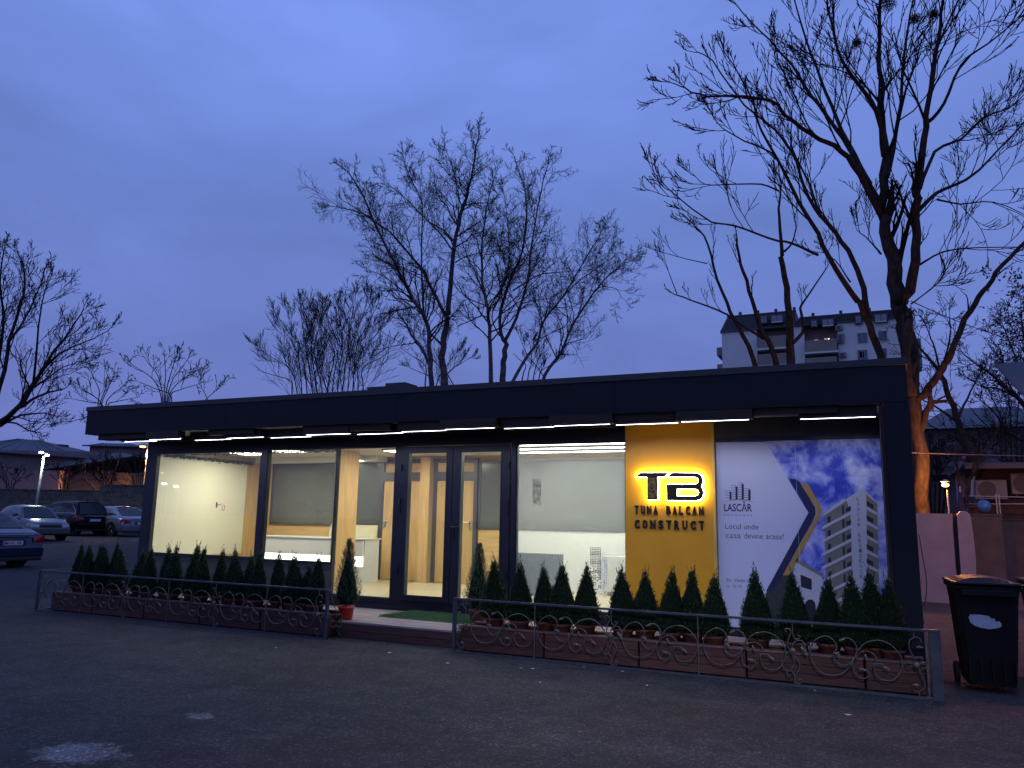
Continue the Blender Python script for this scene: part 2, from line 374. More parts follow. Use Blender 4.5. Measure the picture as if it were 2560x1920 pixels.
# roof frame
seams = [-11.85, -8.79, -5.76, -2.73, .36]
for a, b in zip(seams[:-1], seams[1:]):
    part('fascia_panel', MB().box(a+.002, b-.002, 8.80, 8.83, 2.742, 3.125), 'anth')
part('fascia_backing', MB().box(-11.83, .34, 8.832, 8.86, 2.75, 3.12), 'black')
part('roof_trim', MB().box(-11.865, .375, 8.785, 12.70, 3.128, 3.20), 'cap')
part('side_fascia', MB().box(-11.85, -11.82, 8.832, 12.66, 2.742, 3.125), 'anth')
part('roof', MB().box(-11.81, .12, 8.87, 12.64, 2.86, 3.10), 'anth')
part('soffit', MB().box(-11.81, .125, 8.862, G-.09, 2.745, 2.765), 'soffit')
part('side_post', MB().box(.135, .36, 8.80, 12.66, 0.0, 2.738), 'anth')
part('post_reveal', MB().box(.09, .132, 8.84, 9.70, .2, 2.72), 'browncl')
part('rear_wall', MB().box(-11.45, .13, 12.56, 12.66, 0, 2.85), 'anth')
part('side_wall', MB().box(-11.45, -11.34, G+.06, 12.55, 0, 2.85), 'anth')
part('corner_post', MB().box(-11.45, -11.225, G-.03, G+.055, .15, 2.742), 'frame')
part('head_beam', MB().box(-11.22, -2.865, G-.05, G+.05, 2.51, 2.742), 'frame')
M['header'] = mat('led_lightened_header', (.055, .055, .07), .5, 0, .06, 3)  # grey lightened to stand in for LED light on the panel
part('header_panel', MB().box(-1.735, .088, G-.045, G+.05, 2.49, 2.742), 'header')
part('header_trim', MB().box(-1.735, .088, G-.058, G-.047, 2.475, 2.52), 'frame')
part('plinth', MB().box(-11.45, .09, G-.035, G+.05, 0, .29), 'frame')
part('base_sill', MB().box(-7.40, -2.865, G-.045, G+.045, .292, .345), 'frame')
part('soffit_edge_rail', MB().box(-11.7, -2.9, G-.30, G-.25, 2.665, 2.74), 'browncl')
# windows
def pane_window(x0, x1, z0, z1, gm='glass', fr=.03):
    f = MB()
    f.box(x0, x0+fr, G-.035, G+.035, z0, z1).box(x1-fr, x1, G-.035, G+.035, z0, z1).box(x0+fr, x1-fr, G-.035, G+.035, z1-fr, z1).box(x0+fr, x1-fr, G-.035, G+.035, z0, z0+fr)
    w = part('window', f, 'frame')
    part('pane', MB().box(x0+fr, x1-fr, G-.004, G+.004, z0+fr, z1-fr), gm, w)
    return w
pane_window(-11.225, -8.87, .80, 2.51)
pane_window(-8.745, -7.40, .80, 2.51, fr=.012)
pane_window(-7.40, -6.345, .345, 2.51, fr=.012)
w3 = pane_window(-4.405, -2.865, .345, 2.51, 'film', fr=.018)
part('mullion', MB().box(-8.868, -8.747, G-.05, G+.05, .29, 2.51), 'frame')
part('mullion', MB().box(-6.343, -6.245, G-.05, G+.05, .345, 2.51), 'frame')
part('mullion', MB().box(-4.475, -4.407, G-.05, G+.05, .345, 2.51), 'frame')
part('parapet_panel', MB().box(-11.225, -8.87, G-.02, G+.03, .29, .79), 'parapet')
part('parapet_panel', MB().box(-8.745, -7.41, G-.02, G+.03, .29, .79), 'parapet')
part('sill', MB().box(-11.225, -8.87, G-.06, G+.09, .785, .802), 'frame')
part('sill', MB().box(-8.745, -7.41, G-.06, G+.09, .785, .802), 'frame')
for i, (a, b, pa, pb) in enumerate(((-6.235, -5.375, -6.10, -5.46), (-5.365, -4.485, -5.24, -4.61))):
    f = MB().box(a, pa, G-.07, G+.03, .35, 2.50).box(pb, b, G-.07, G+.03, .35, 2.50).box(pa, pb, G-.07, G+.03, 2.41, 2.50).box(pa, pb, G-.07, G+.03, .35, .41)
    d = part('entrance_door', f, 'frame')
    g = MB()
    for (u, v) in ((pa, pa+.012), (pb-.012, pb)): g.box(u, v, G-.078, G-.07, .41, 2.41)
    g.box(pa, pb, G-.078, G-.07, 2.40, 2.41).box(pa, pb, G-.078, G-.07, .41, .42)
    part('glazing_bead', g, 'cap', d)
    part('pane', MB().box(pa, pb, G-.03, G-.022, .41, 2.41), 'glass', d)
    hx = a+.02 if i == 0 else b-.02
    for z in (.75, 1.6, 1.72, 2.2): part('hinge', MB().lathe([(.012, -.05), (.014, -.045), (.014, .045), (.012, .05)], (hx, G-.085, z), 10), 'darkhandle', d)
    if i == 1:
        h = MB().bev(-5.355, -5.315, G-.085, G-.07, 1.20, 1.42, .006)
        h.tube([(-5.335, G-.08, 1.37), (-5.335, G-.125, 1.37), (-5.32, G-.13, 1.37), (-5.19, G-.13, 1.372)], .010, .009, 8)
        part('handle', h, 'darkhandle', d)
# mustard panel
part('mustard_panel', MB().box(-2.86, -1.775, G-.09, G+.04, .292, 2.742), 'yellow')
part('panel_edge_strip', MB().box(-1.773, -1.742, G-.10, G+.04, .292, 2.742), 'yelledge')
part('poster_backing', MB().box(-1.74, .088, G-.02, G+.03, .292, 2.474), 'frame')
# interior shell
rr = random.Random(5); planks = []
for j in range(14):
    y0 = G+.055+.195*j; x = -11.3 - rr.uniform(0, 1.2)
    while x < .08:
        x1 = x + 1.38; a = max(x, -11.3); b = min(x1, .08)
        if b > a and y0 < 12.5: part('floor_board', MB().box(a+.001, b-.001, y0+.001, min(y0+.194, 12.5), FL-.02, FL), 'floor')
        x = x1
part('subfloor', MB().box(-11.33, .085, G+.051, 12.55, .20, FL-.021), 'concrete')
part('ceiling', MB().box(-11.33, .085, G+.051, 12.55, CE, CE+.05), 'ceil')
part('inner_side_wall', MB().box(-11.33, -11.26, G+.06, 12.50, FL, CE), 'oakv')
part('wall_screen', MB().box(-11.26, -11.235, G+.07, 11.93, .74, 2.50), 'screen')
part('screen_skirting', MB().box(-11.26, -11.245, G+.07, 11.93, FL, .735), 'oakh')
part('end_wall', MB().box(.03, .085, G+.06, 12.5, FL, CE), 'whitewall')
part('back_wall', MB().box(-11.33, .085, 12.505, 12.555, FL, CE), 'oakh')
part('cornice_strip', MB().box(-11.25, -.1, 12.47, 12.503, 2.555, CE-.002), 'oakh')
def board(x0, x1, z0, z1, fm, nm='wall_board'):
    f = MB(); t = .04
    f.box(x0, x0+t, 12.455, 12.503, z0, z1).box(x1-t, x1, 12.455, 12.503, z0, z1).box(x0+t, x1-t, 12.455, 12.503, z1-t, z1).box(x0+t, x1-t, 12.455, 12.503, z0, z0+t)
    w = part(nm, f, 'boardfr'); part('board_face', MB().box(x0+t, x1-t, 12.47, 12.503, z0+t, z1-t), fm, w); return w
b1 = board(-11.06, -8.44, 1.31, 2.54, 'board'); b2 = board(-6.37, -3.70, 1.31, 2.50, 'board2')
part('wainscot', MB().box(-6.37, -5.62, 12.48, 12.503, FL, 1.305), 'oakh')
part('white_wainscot', MB().box(-5.615, -.1, 12.47, 12.503, FL, 1.305), 'whitewall')
part('white_upper_wall', MB().box(-3.695, .02, 12.47, 12.503, 1.307, CE-.05), 'whitewall')
# plan lines printed on the boards
def seg(mb, a, b, y, w=.006):
    a = Vector(a); b = Vector(b); d = (b-a).normalized(); n_ = Vector((-d.y, d.x))*w/2
    mb.poly([(a.x+n_.x, y, a.y+n_.y), (a.x-n_.x, y, a.y-n_.y), (b.x-n_.x, y, b.y-n_.y), (b.x+n_.x, y, b.y+n_.y)])
def plan(board_o, cx, cz, s, rot, seed, y=12.468):
    q = random.Random(seed); g_ = MB(); c, s_ = math.cos(rot), math.sin(rot)
    def T(u, v): return (cx+(u*c-v*s_)*s, cz+(u*s_+v*c)*s)
    us = [0, .35, .55, .9, 1.2]; vs = [0, .22, .4, .62]
    for v in vs:
        a = q.choice([0, .35]); seg(g_, T(a, v), T(q.choice([.9, 1.2]), v), y)
    for u in us: seg(g_, T(u, q.choice([0, .22])), T(u, q.choice([.4, .62])), y)
    for i in range(9):
        u, v = q.uniform(0, 1.1), q.uniform(0, .55); seg(g_, T(u, v), T(u+.07, v), y, .02)
    return part('plan_print', g_, 'plan', board_o)
plan(b1, -10.75, 1.55, .8, -.35, 1); plan(b1, -9.9, 1.42, .7, 0, 2); plan(b2, -4.75, 1.40, .75, .3, 3); plan(b2, -6.2, 1.9, .5, .3, 4)
# inner doors
for (a, b, lb) in ((-8.36, -7.50, None), (-7.215, -6.46, None)):
    fr = MB().box(a-.07, a, 12.44, 12.503, FL, 2.55).box(b, b+.07, 12.44, 12.503, FL, 2.55).box(a, b, 12.44, 12.503, 2.15, 2.31).box(a, b, 12.44, 12.503, 2.475, 2.55)
    d = part('inner_door_frame', fr, 'boardfr')
    part('transom_panel', MB().box(a, b, 12.47, 12.503, 2.312, 2.473), 'oakh', d)
    part('door_leaf', MB().box(a+.006, b-.006, 12.455, 12.503, FL+.01, 2.145), 'oakv', d)
    hx = a+.05 if a < -8 else b-.06
    sg = 1 if a < -8 else -1
    part('handle', MB().bev(hx-.018, hx+.018, 12.443, 12.454, 1.28, 1.46, .004).tube([(hx, 12.45, 1.42), (hx, 12.40, 1.42), (hx+sg*.11, 12.40, 1.42)], .009, .009, 8), 'chrome', d)
part('pilaster', MB().box(-7.485, -7.29, 12.30, 12.503, FL, 2.57), 'oakv')
part('pilaster_return', MB().box(-7.288, -7.285, 12.31, 12.44, FL, 2.57), 'oakshade')
part('partition_blade', MB().box(-8.22, -8.12, 10.78, 11.30, FL, CE), 'oakv')
part('blade_edge', MB().box(-8.222, -8.118, 10.765, 10.779, FL, CE), 'oakshade')  # front sheet in darker oak, shade put into its colour
part('ceiling_beam', MB().box(-11.2, -8.3, 12.1, 12.44, 2.50, CE-.002), 'ceil')
part('inner_partition', MB().box(-2.86, -2.80, G+.06, 12.45, FL, CE-.002), 'whitewall')
# decals on filmed pane
def dots(par, x0, z1, cols, rows, sp, m_, seed, nm, fade=True, y=G-.006, r=.008):
    q = random.Random(seed); g_ = MB()
    for j in range(rows):
        for i in range(cols):
            if fade and q.random() < max(0, (j/rows-.35)*1.1): continue
            k_ = r*(.75+.4*(j % 5)/5)
            x_, z_ = x0+i*sp, z1-j*sp
            g_.poly([(x_-k_, y, z_-k_), (x_+k_, y, z_-k_), (x_+k_, y, z_+k_), (x_-k_, y, z_+k_)])
    return tag(part(nm, g_, m_, par), kind='stuff')
dots(w3, -4.165, 2.02, 6, 17, .0215, 'decal', 1, 'dotted_tower_print')
dots(w3, -4.165, 2.23, 9, 10, .0205, 'decal', 2, 'faint_tower_print', False, r=.0028)
dots(w3, -3.35, 1.15, 7, 26, .0215, 'decal', 3, 'lower_tower_print')
dots(w3, -3.235, 1.06, 5, 22, .024, 'decalw', 4, 'white_tower_print', r=.009)
# ceiling fittings
def thing_box_light(name, lab, x0, x1, y0, y1, z, m_, grp=None, fr='soffit'):
    t = empty(name, ((x0+x1)/2, (y0+y1)/2, z), lab, 'ceiling light', grp)
    e = .015
    MB().box(x0, x0+e, y0, y1, z, z+.03).box(x1-e, x1, y0, y1, z, z+.03).box(x0+e, x1-e, y0, y0+e, z, z+.03).box(x0+e, x1-e, y1-e, y1, z, z+.03).build('frame', M[fr], t)
    MB().box(x0+e, x1-e, y0+e, y1-e, z+.006, z+.028).build('diffuser', M[m_], t); return t
thing_box_light('ceiling_light', 'warm square ceiling light over the left bay near the cream screen', -10.6, -10.0, 10.6, 11.2, CE-.03, 'warmlight', 'warm square lights on the showroom ceiling')
thing_box_light('ceiling_light', 'warm square ceiling light above the white reception desk', -9.5, -8.9, 10.3, 10.9, CE-.03, 'warmlight', 'warm square lights on the showroom ceiling')
thing_box_light('ceiling_light', 'warm square ceiling light just inside the entrance doors', -7.4, -6.8, 10.9, 11.5, CE-.03, 'warmlight', 'warm square lights on the showroom ceiling')
for i, y in enumerate((10.5, 11.1, 11.7)):
    thing_box_light('strip_light', 'long white ceiling strip behind the right pane, ' + ('nearest the glass', 'middle of three', 'nearest the back wall')[i], -5.4, -2.95, y, y+.24, CE-.03, 'coollight', 'white strip lights on the showroom ceiling')
t = empty('drum_lamp', (-8.75, 11.9, CE), 'white square ceiling lamp box beside the oak blade wall', 'ceiling light')
MB().bev(-8.86, -8.52, 11.75, 12.05, 2.50, CE-.002, .02).build('lamp_shade', M['whitewall'], t)
MB().box(-8.83, -8.55, 11.78, 12.02, 2.49, 2.499).build('diffuser', M['warmlight'], t)
# garland
q = random.Random(11); g = MB()
def leafq(mb, p, s, q):
    a = Vector((q.gauss(0, 1), q.gauss(0, 1), q.gauss(0, 1))).normalized(); b = a.cross(Vector((q.gauss(0, 1), q.gauss(0, 1), q.gauss(0, 1)))).normalized()
    mb.poly([p-a*s, p+b*s*.45, p+a*s, p-b*s*.45])
for i in range(900):
    u = q.random(); sag = .012*abs(math.sin(u*40))
    leafq(g, Vector((-11.20+q.gauss(0, .02), 9.86+u*2.2, 2.485-sag+q.gauss(0, .014))), .022, q)
for i in range(900):
    u = q.random(); leafq(g, Vector((-11.2+u*3.75, 9.86+q.gauss(0, .02), 2.487-.010*abs(math.sin(u*55))+q.gauss(0, .010))), .02, q)
go = empty('leaf_garland', (-9.3, 9.86, 2.49), 'green artificial leaf garland hung along the top of the left panes', 'garland')
tag(g.build('leaves', M['vine'], go), kind='stuff')
MB().tube([(-11.2, 12.0, 2.50), (-11.2, 9.87, 2.50), (-7.45, 9.87, 2.50)], .005, .005, 5).build('cord', M['stem'], go)
# wall socket with loose wires
X = -11.23
t = empty('cable_stub', (X, 11.35, 1.6), 'grey cable ends and red wire loop sticking out of the cream screen', 'cable')
MB().bev(X, X+.012, 11.18, 11.21, 1.60, 1.70, .003).build('plug', M['concrete'], t)
MB().tube([(X+.01, 11.22+.02*k, 1.66-.012*math.sin(k)) for k in range(6)], .006, .006, 6).build('wire', M['concrete'], t)
MB().tube([(X+.015, 11.36+.035*math.cos(a*.6), 1.60+.05*math.sin(a*.6)) for a in range(11)], .004, .004, 6).build('red_loop', M['redwire'], t)
# ------------------------------------------------------------------ reception furniture
t = empty('reception_desk', (-9.4, 11.6, FL), 'white reception desk with a glowing strip along its front', 'desk')
MB().bev(-10.36, -8.10, 11.50, 11.54, .80, 1.08, .006).build('front_panel', M['deskw'], t)
MB().box(-10.33, -8.13, 11.53, 11.56, .63, .80).build('light_strip', M['deskglow'], t)
MB().box(-10.36, -8.10, 11.505, 11.54, FL, .628).build('kick_panel', M['deskw'], t)
MB().bev(-10.38, -8.08, 11.48, 12.05, 1.082, 1.11, .006).build('desktop', M['deskw'], t)
MB().box(-8.13, -8.10, 11.56, 12.0, FL, 1.08).build('side_panel', M['deskw'], t)
MB().box(-10.36, -10.33, 11.56, 12.0, FL, 1.08).build('side_panel', M['deskw'], t)
def armchair(x, y, lab, rz):
    t = empty('dining_chair', (x, y, FL), lab, 'chair', 'cream leather chairs behind the reception desk')
    def pb(name, mb, m_='cream'):
        o = link(name, mb.mesh(name), M[m_], t, (0, 0, 0)); return o
    pb('seat', MB().bev(-.30, .30, -.28, .28, .30, .47, .04))
    b_ = MB(); n = 8
    for k in range(n+1):     # curved back
        z = .10+.88*k/n; off = .20+.10*(k/n)**2; 
        b_.v += [(-.31, off, z), (.31, off, z), (.31, off+.10-.04*k/n, z), (-.31, off+.10-.04*k/n, z)]
    for k in range(n):
        for j in range(4): b_.f.append((k*4+j, k*4+(j+1) % 4, k*4+4+(j+1) % 4, k*4+4+j))
    b_.f += [(3, 2, 1, 0), (n*4, n*4+1, n*4+2, n*4+3)]
    pb('backrest', b_)
    pb('apron', MB().box(-.29, .29, -.27, .24, .08, .30))
    for sx in (-1, 1):
        for sy in (-1, 1): pb('leg', MB().box(sx*.26-.02, sx*.26+.02, sy*.24-.02, sy*.24+.02, 0, .085), 'oakshade')
    t.rotation_euler = (0, 0, rz)
armchair(-8.62, 12.02, 'cream leather chair beside the oak blade wall, right of the pair', .35)
armchair(-9.2, 12.05, 'cream leather chair partly hidden behind the white desk, left of the pair', -.1)
t = empty('display_stand', (-4.1, 10.3, FL), 'blue-grey display board standing on the floor behind the filmed pane', 'display board')
MB().bev(-4.62, -3.93, 10.25, 10.30, FL+.1, 1.03, .005).build('panel', M['bluegrey'], t)
MB().box(-4.5, -4.46, 10.27, 10.45, FL, FL+.1).box(-4.08, -4.04, 10.27, 10.45, FL, FL+.1).build('foot', M['boardfr'], t)
t = empty('side_table', (-3.4, 11.9, FL), 'white low cabinet against the bright back wall', 'cabinet')
MB().bev(-3.9, -3.0, 11.95, 12.4, FL+.06, .95, .01).build('body', M['deskw'], t)
MB().box(-3.85, -3.05, 11.99, 12.36, FL, FL+.06).build('plinth', M['boardfr'], t)

# ------------------------------------------------------------------ soffit lamps
bars = [(-11.18, -10.42, 9.02), (-10.42, -9.72, 8.86), (-9.72, -8.95, 9.12), (-8.94, -8.2, 9.00), (-8.19, -7.41, 9.12), (-7.37, -6.58, 8.93), (-6.57, -5.79, 9.05),
        (-5.77, -5.05, 8.93), (-5.04, -4.3, 8.84), (-4.25, -3.54, 8.95), (-3.53, -2.79, 8.86), (-2.78, -2.0, 8.96), (-1.98, -1.2, 8.88), (-.71, .07, 9.00)]
for i, (a, b, y) in enumerate(bars):
    nm = ('leftmost' if i == 0 else 'rightmost' if i == len(bars)-1 else WORDS[i]+' from the left')
    t = empty('soffit_lamp', ((a+b)/2, y, 2.62), 'dark soffit box with a cool white LED strip, ' + nm, 'ceiling light', 'LED boxes under the roof overhang')
    ex = 0 if i % 2 else .03
    MB().box(a-ex, b+ex, y-.07, y+.07, 2.632, 2.742).build('housing', M['browncl'], t)
    MB().box(a+.02, b-.02, y-.018, y+.004, 2.623, 2.631).build('diffuser', M['led'], t)
    for u_ in (.25, .75):
        d = bpy.data.lights.new('strip_glow', 'SPOT'); d.energy = 6.2; d.color = (.68, .74, 1); d.spot_size = math.radians(172); d.spot_blend = .4; d.shadow_soft_size = .03
        o = bpy.data.objects.new('strip_glow', d); C.objects.link(o); o.parent = t; o.location = ((u_-.5)*(b-a), -.005, -.012)
    MB().box(a, b, y-.045, y-.022, 2.622, 2.631).box(a, b, y+.006, y+.03, 2.618, 2.631).build('channel_rim', M['browncl'], t)
for i, (a, b) in enumerate(((-11.62, -10.0), (-9.2, -8.3), (-6.9, -5.9), (-4.9, -3.8), (-3.0, -2.05), (-1.45, -.3))):
    t = MB().bev(a, b, 8.875, 8.985 if i else 9.1, 2.655+.01*(i % 2), 2.743, .003).build('soffit_baffle', M['browncl'])
    tag(t, 'dark brown timber baffle under the fascia, ' + ('leftmost' if i == 0 else 'rightmost' if i == 5 else WORDS[i]+' from the left'), 'baffle', 'timber baffles under the roof overhang')

# ------------------------------------------------------------------ lettering
def text_mesh(s, size, ext=0., off=0., sx=1., sp=1.):
    cu = bpy.data.curves.new('t', 'FONT'); cu.body = s; cu.size = size; cu.extrude = ext; cu.offset = off; cu.space_character = sp; cu.resolution_u = 3
    o = bpy.data.objects.new('t', cu); C.objects.link(o)
    bpy.context.view_layer.update()
    me = bpy.data.meshes.new_from_object(o.evaluated_get(bpy.context.evaluated_depsgraph_get()))
    bpy.data.objects.remove(o)
    for v in me.vertices: v.co = (v.co.x*sx, -v.co.z, v.co.y)
    me.update(); return me
def bounds(me):
    xs_ = [v.co.x for v in me.vertices]; zs = [v.co.z for v in me.vertices]; return min(xs_), max(xs_), min(zs), max(zs)
def fit_text(s, x0, x1, z0, z1, y, m_, par, name='lettering', ext=0., off=0., sp=1., rot=0):
    me = text_mesh(s, .1, ext, off, 1, sp); a, b, c, d = bounds(me)
    for v in me.vertices:
        v.co.x = x0+(v.co.x-a)/(b-a)*(x1-x0); v.co.z = z0+(v.co.z-c)/(d-c)*(z1-z0); v.co.y += y
    return link(name, me, M[m_], par)
def shape2d(name, splines, y, ext, off, m_, par):
    cu = bpy.data.curves.new(name, 'CURVE'); cu.dimensions = '2D'; cu.fill_mode = 'BOTH'; cu.extrude = ext; cu.offset = off
    for sp in splines:
        s_ = cu.splines.new('POLY'); s_.points.add(len(sp)-1); s_.use_cyclic_u = True
        for i, (x, z) in enumerate(sp): s_.points[i].co = (x, z, 0, 1)
    o = bpy.data.objects.new('t', cu); C.objects.link(o); bpy.context.view_layer.update()
    me = bpy.data.meshes.new_from_object(o.evaluated_get(bpy.context.evaluated_depsgraph_get())); bpy.data.objects.remove(o)
    for v in me.vertices: v.co = (v.co.x, y-v.co.z, v.co.y)
    me.update(); return link(name, me, M[m_], par)
YP = G-.09
sg_ = empty('company_sign', (-2.3, YP, 1.7), 'halo-lit black TB monogram above black raised company lettering on the mustard panel', 'sign')
r7t = mapper(1560, 1140, .12054)
def fz(pts, f, Y): return [(HY(*f(*p_), Y).x, HY(*f(*p_), Y).z) for p_ in pts]
Tp = fz([(245, 440), (350, 345), (930, 345), (850, 440), (705, 440), (705, 915), (490, 915), (485, 440)], r7t, YP-.04)
Bp = fz([(1000, 345), (1500, 350), (1580, 378), (1632, 440), (1648, 520), (1632, 590), (1608, 640), (1645, 690), (1660, 765), (1640, 850), (1590, 905), (1510, 928), (900, 925), (890, 588), (1480, 588), (1530, 565), (1552, 513), (1530, 462), (1480, 440), (905, 440)], r7t, YP-.04)
Bh = fz([(1110, 682), (1490, 690), (1540, 712), (1560, 760), (1540, 810), (1490, 830), (1110, 830)], r7t, YP-.04)
for nm, spl in (('letter_t', [Tp]), ('letter_b', [Bp, Bh])):
    ltr = shape2d(nm, spl, YP-.056, .004, 0, 'black', sg_)
    shape2d('halo_body', spl, YP-.036, .012, .003, 'halo', ltr)
g = MB(); q = random.Random(5)
for j in range(22):
    for i in range(9):
        if q.random() < .25+.55*abs(j-4)/22: continue
        x_, z_ = HY(*r7t(505+i*20, 465+j*20), YP-.045).x, HY(*r7t(505+i*20, 465+j*20), YP-.045).z
        k_ = .0035; g.poly([(x_-k_, YP-.0615, z_-k_), (x_+k_, YP-.0615, z_-k_), (x_+k_, YP-.0615, z_+k_), (x_-k_, YP-.0615, z_+k_)])
tag(g.build('perforation_print', M['yelledge'], sg_), kind='stuff')
def letters(s, x0, x1, z0, z1, par, cond, wf):
    n = len(s); step = (x1-x0)/(n-1+wf)
    for i, ch in enumerate(s):
        if ch == ' ': continue
        fit_text(ch, x0+i*step, x0+i*step+step*wf*(.95 if ch != 'L' else .85), z0, z1, YP-.012, 'black', par, 'letter', .011, .0048)
letters('TUNA BALCAN', -2.74, -1.885, 1.583, 1.690, sg_, .6, .70)
letters('CONSTRUCT', -2.74, -1.88, 1.405, 1.515, sg_, .6, .66)

# ------------------------------------------------------------------ poster
YQ = G-.03
def printed(name, poly, lay, m_, par): 
    return MB().prism(poly, YQ-.0015*lay, YQ-.0015*lay+.0012).build(name, M[m_], par)
M['p_white'] = mat('poster_white', (.58, .59, .76), .4, 0, .01, 2)
M['p_navy'] = mat('poster_navy', (.010, .016, .075), .35, 0, .02)
M['p_gold'] = mat('poster_gold', (.42, .25, .06), .35, 0, .02)
M['p_cream'] = mat('poster_cream_facade', (.20, .19, .16), .4, 0, .04, 8)
M['p_light'] = mat('poster_light_facade', (.50, .51, .60), .4, 0, .03, 8)
M['p_dark'] = mat('poster_dark_window', (.015, .018, .03), .35)
M['p_grey'] = mat('poster_grey_text', (.10, .10, .14), .4)
M['p_tree'] = mat('poster_dark_tree', (.008, .012, .018), .4, 0, .5, 60, col2=(.05, .06, .07))
def cloudm():
    M_ = bpy.data.materials.new('poster_cloudy_sky'); M_.use_nodes = True; t_ = M_.node_tree; n = t_.nodes; l = t_.links; b = n['Principled BSDF']; b.inputs['Roughness'].default_value = .35
    g_ = n.new('ShaderNodeNewGeometry'); z = n.new('ShaderNodeTexNoise'); l.new(g_.outputs['Position'], z.inputs['Vector']); z.inputs['Scale'].default_value = 2.9; z.inputs['Detail'].default_value = 8; z.inputs['Roughness'].default_value = .58; z.inputs['Distortion'].default_value = .3
    c = n.new('ShaderNodeValToRGB'); l.new(z.outputs[0], c.inputs[0]); e = c.color_ramp.elements; e[0].position = .30; e[0].color = (.012, .03, .42, 1); e[1].position = .60; e[1].color = (.70, .73, .95, 1)
    for p_, k_ in ((.40, (.045, .075, .55, 1)), (.47, (.24, .28, .72, 1))): q_ = e.new(p_); q_.color = k_
    l.new(c.outputs[0], b.inputs['Base Color']); return M_
M['p_sky'] = cloudm()
po = empty('advertising_poster', (-.83, YQ, .29), 'tall printed poster of a white apartment tower against a cloudy blue sky', 'poster')
def F5(pts): return fz(pts, r5, YQ)
x0, x1, z0, z1 = -1.735, .085, .30, 2.468
printed('sky_print', [(x0, z0), (x1, z0), (x1, z1), (x0, z1)], 1, 'p_sky', po)
cr5 = F5([(420, 140), (690, 590), (430, 1080), (330, 1335)])
printed('dark_tree_print', [(-1.02, z0), (-.72, z0), (-.74, .55), (-.80, .78), (-.92, .95), (-1.12, .90), (-1.25, .6), (-1.2, z0)], 2, 'p_tree', po)
printed('white_house_print', F5([(625, 900), (780, 1000), (780, 1330), (700, 1340), (690, 1240), (660, 1210), (600, 1200), (590, 1000), (600, 920)]), 3, 'p_light', po)
printed('house_window_print', F5([(640, 985), (713, 1015), (713, 1085), (645, 1065)]), 4, 'p_dark', po)
printed('house_roof_print', F5([(615, 880), (785, 985), (783, 1003), (610, 905)]), 5, 'p_cream', po)
printed('house_arch_print', F5([(670, 1200), (672, 1165), (690, 1145), (715, 1145), (735, 1165), (740, 1215), (740, 1300), (672, 1300)]), 4, 'p_dark', po)
printed('white_ground_print', [(x0, z0), (-1.32, z0), cr5[2], cr5[1], cr5[0], (x0, z1)], 3, 'p_white', po)
printed('navy_chevron_print', F5([(570, 375), (612, 378), (640, 400), (735, 560), (738, 600), (720, 640), (500, 1040), (460, 1090), (425, 1095), (395, 1160), (330, 1335), (440, 1335), (430, 1090), (693, 590)][:9] + [(425, 1085), (693, 590)]), 4, 'p_navy', po)
printed('gold_chevron_print', F5([(640, 405), (685, 407), (700, 425), (770, 550), (775, 585), (765, 620), (575, 985), (560, 993), (528, 990), (742, 610), (745, 580), (735, 555)]), 5, 'p_gold', po)
# tower print
tl = F5([(785, 605), (920, 505), (985, 470), (985, 1330), (830, 1330)])
printed('tower_side_print', F5([(795, 605), (920, 505), (985, 475), (985, 1330), (840, 1330), (800, 950)]), 3, 'p_cream', po)
printed('tower_core_print', F5([(935, 510), (1038, 437), (1060, 455), (1075, 1330), (985, 1330), (960, 600)]), 4, 'p_light', po)
printed('tower_right_print', F5([(1050, 450), (1115, 515), (1130, 540), (1148, 1330), (1073, 1330)]), 3, 'p_cream', po)
printed('tower_roof_print', F5([(790, 597), (918, 500), (925, 510), (1036, 434), (1118, 512), (1116, 524), (1036, 450), (925, 522), (795, 608)]), 6, 'p_light', po)
for k in range(8):
    y = 575+k*88
    printed('balcony_print', F5([(778, y+105-k*3), (968, y+5-k*1), (968, y+25-k*1), (778, y+125-k*3)]), 7, 'p_light', po)
    printed('window_print', F5([(812+k*1.5, y+45), (832+k*1.5, y+35), (834+k*1.5, y+75), (814+k*1.5, y+85)]), 5, 'p_dark', po)
    printed('window_print', F5([(905+k*2, y-25), (918+k*2, y-32), (920+k*2, y+20), (907+k*2, y+28)]), 5, 'p_dark', po)
    printed('window_print', F5([(930+k*2, y-12), (962+k*.5, y-28), (963+k*.5, y+2), (932+k*2, y+12)]), 5, 'p_dark', po)
    printed('balcony_print', F5([(1056, y-28+k*4), (1138, y+20+k*2), (1138, y+38+k*2), (1056, y-8+k*4)]), 7, 'p_light', po)
    printed('window_print', F5([(1062, y-60+k*4), (1105, y-35+k*3), (1106, y-5+k*3), (1064, y-30+k*4)]), 5, 'p_dark', po)
for i, ch in enumerate('LASCAR RESIDENCE'):
    if ch == ' ': continue
    c = HY(*r5(1008+i*1.4, 503+i*33), YQ); fit_text(ch, c.x-.014, c.x+.016, c.z-.02, c.z+.018, YQ-.0085, 'p_grey', po, 'letter_print')
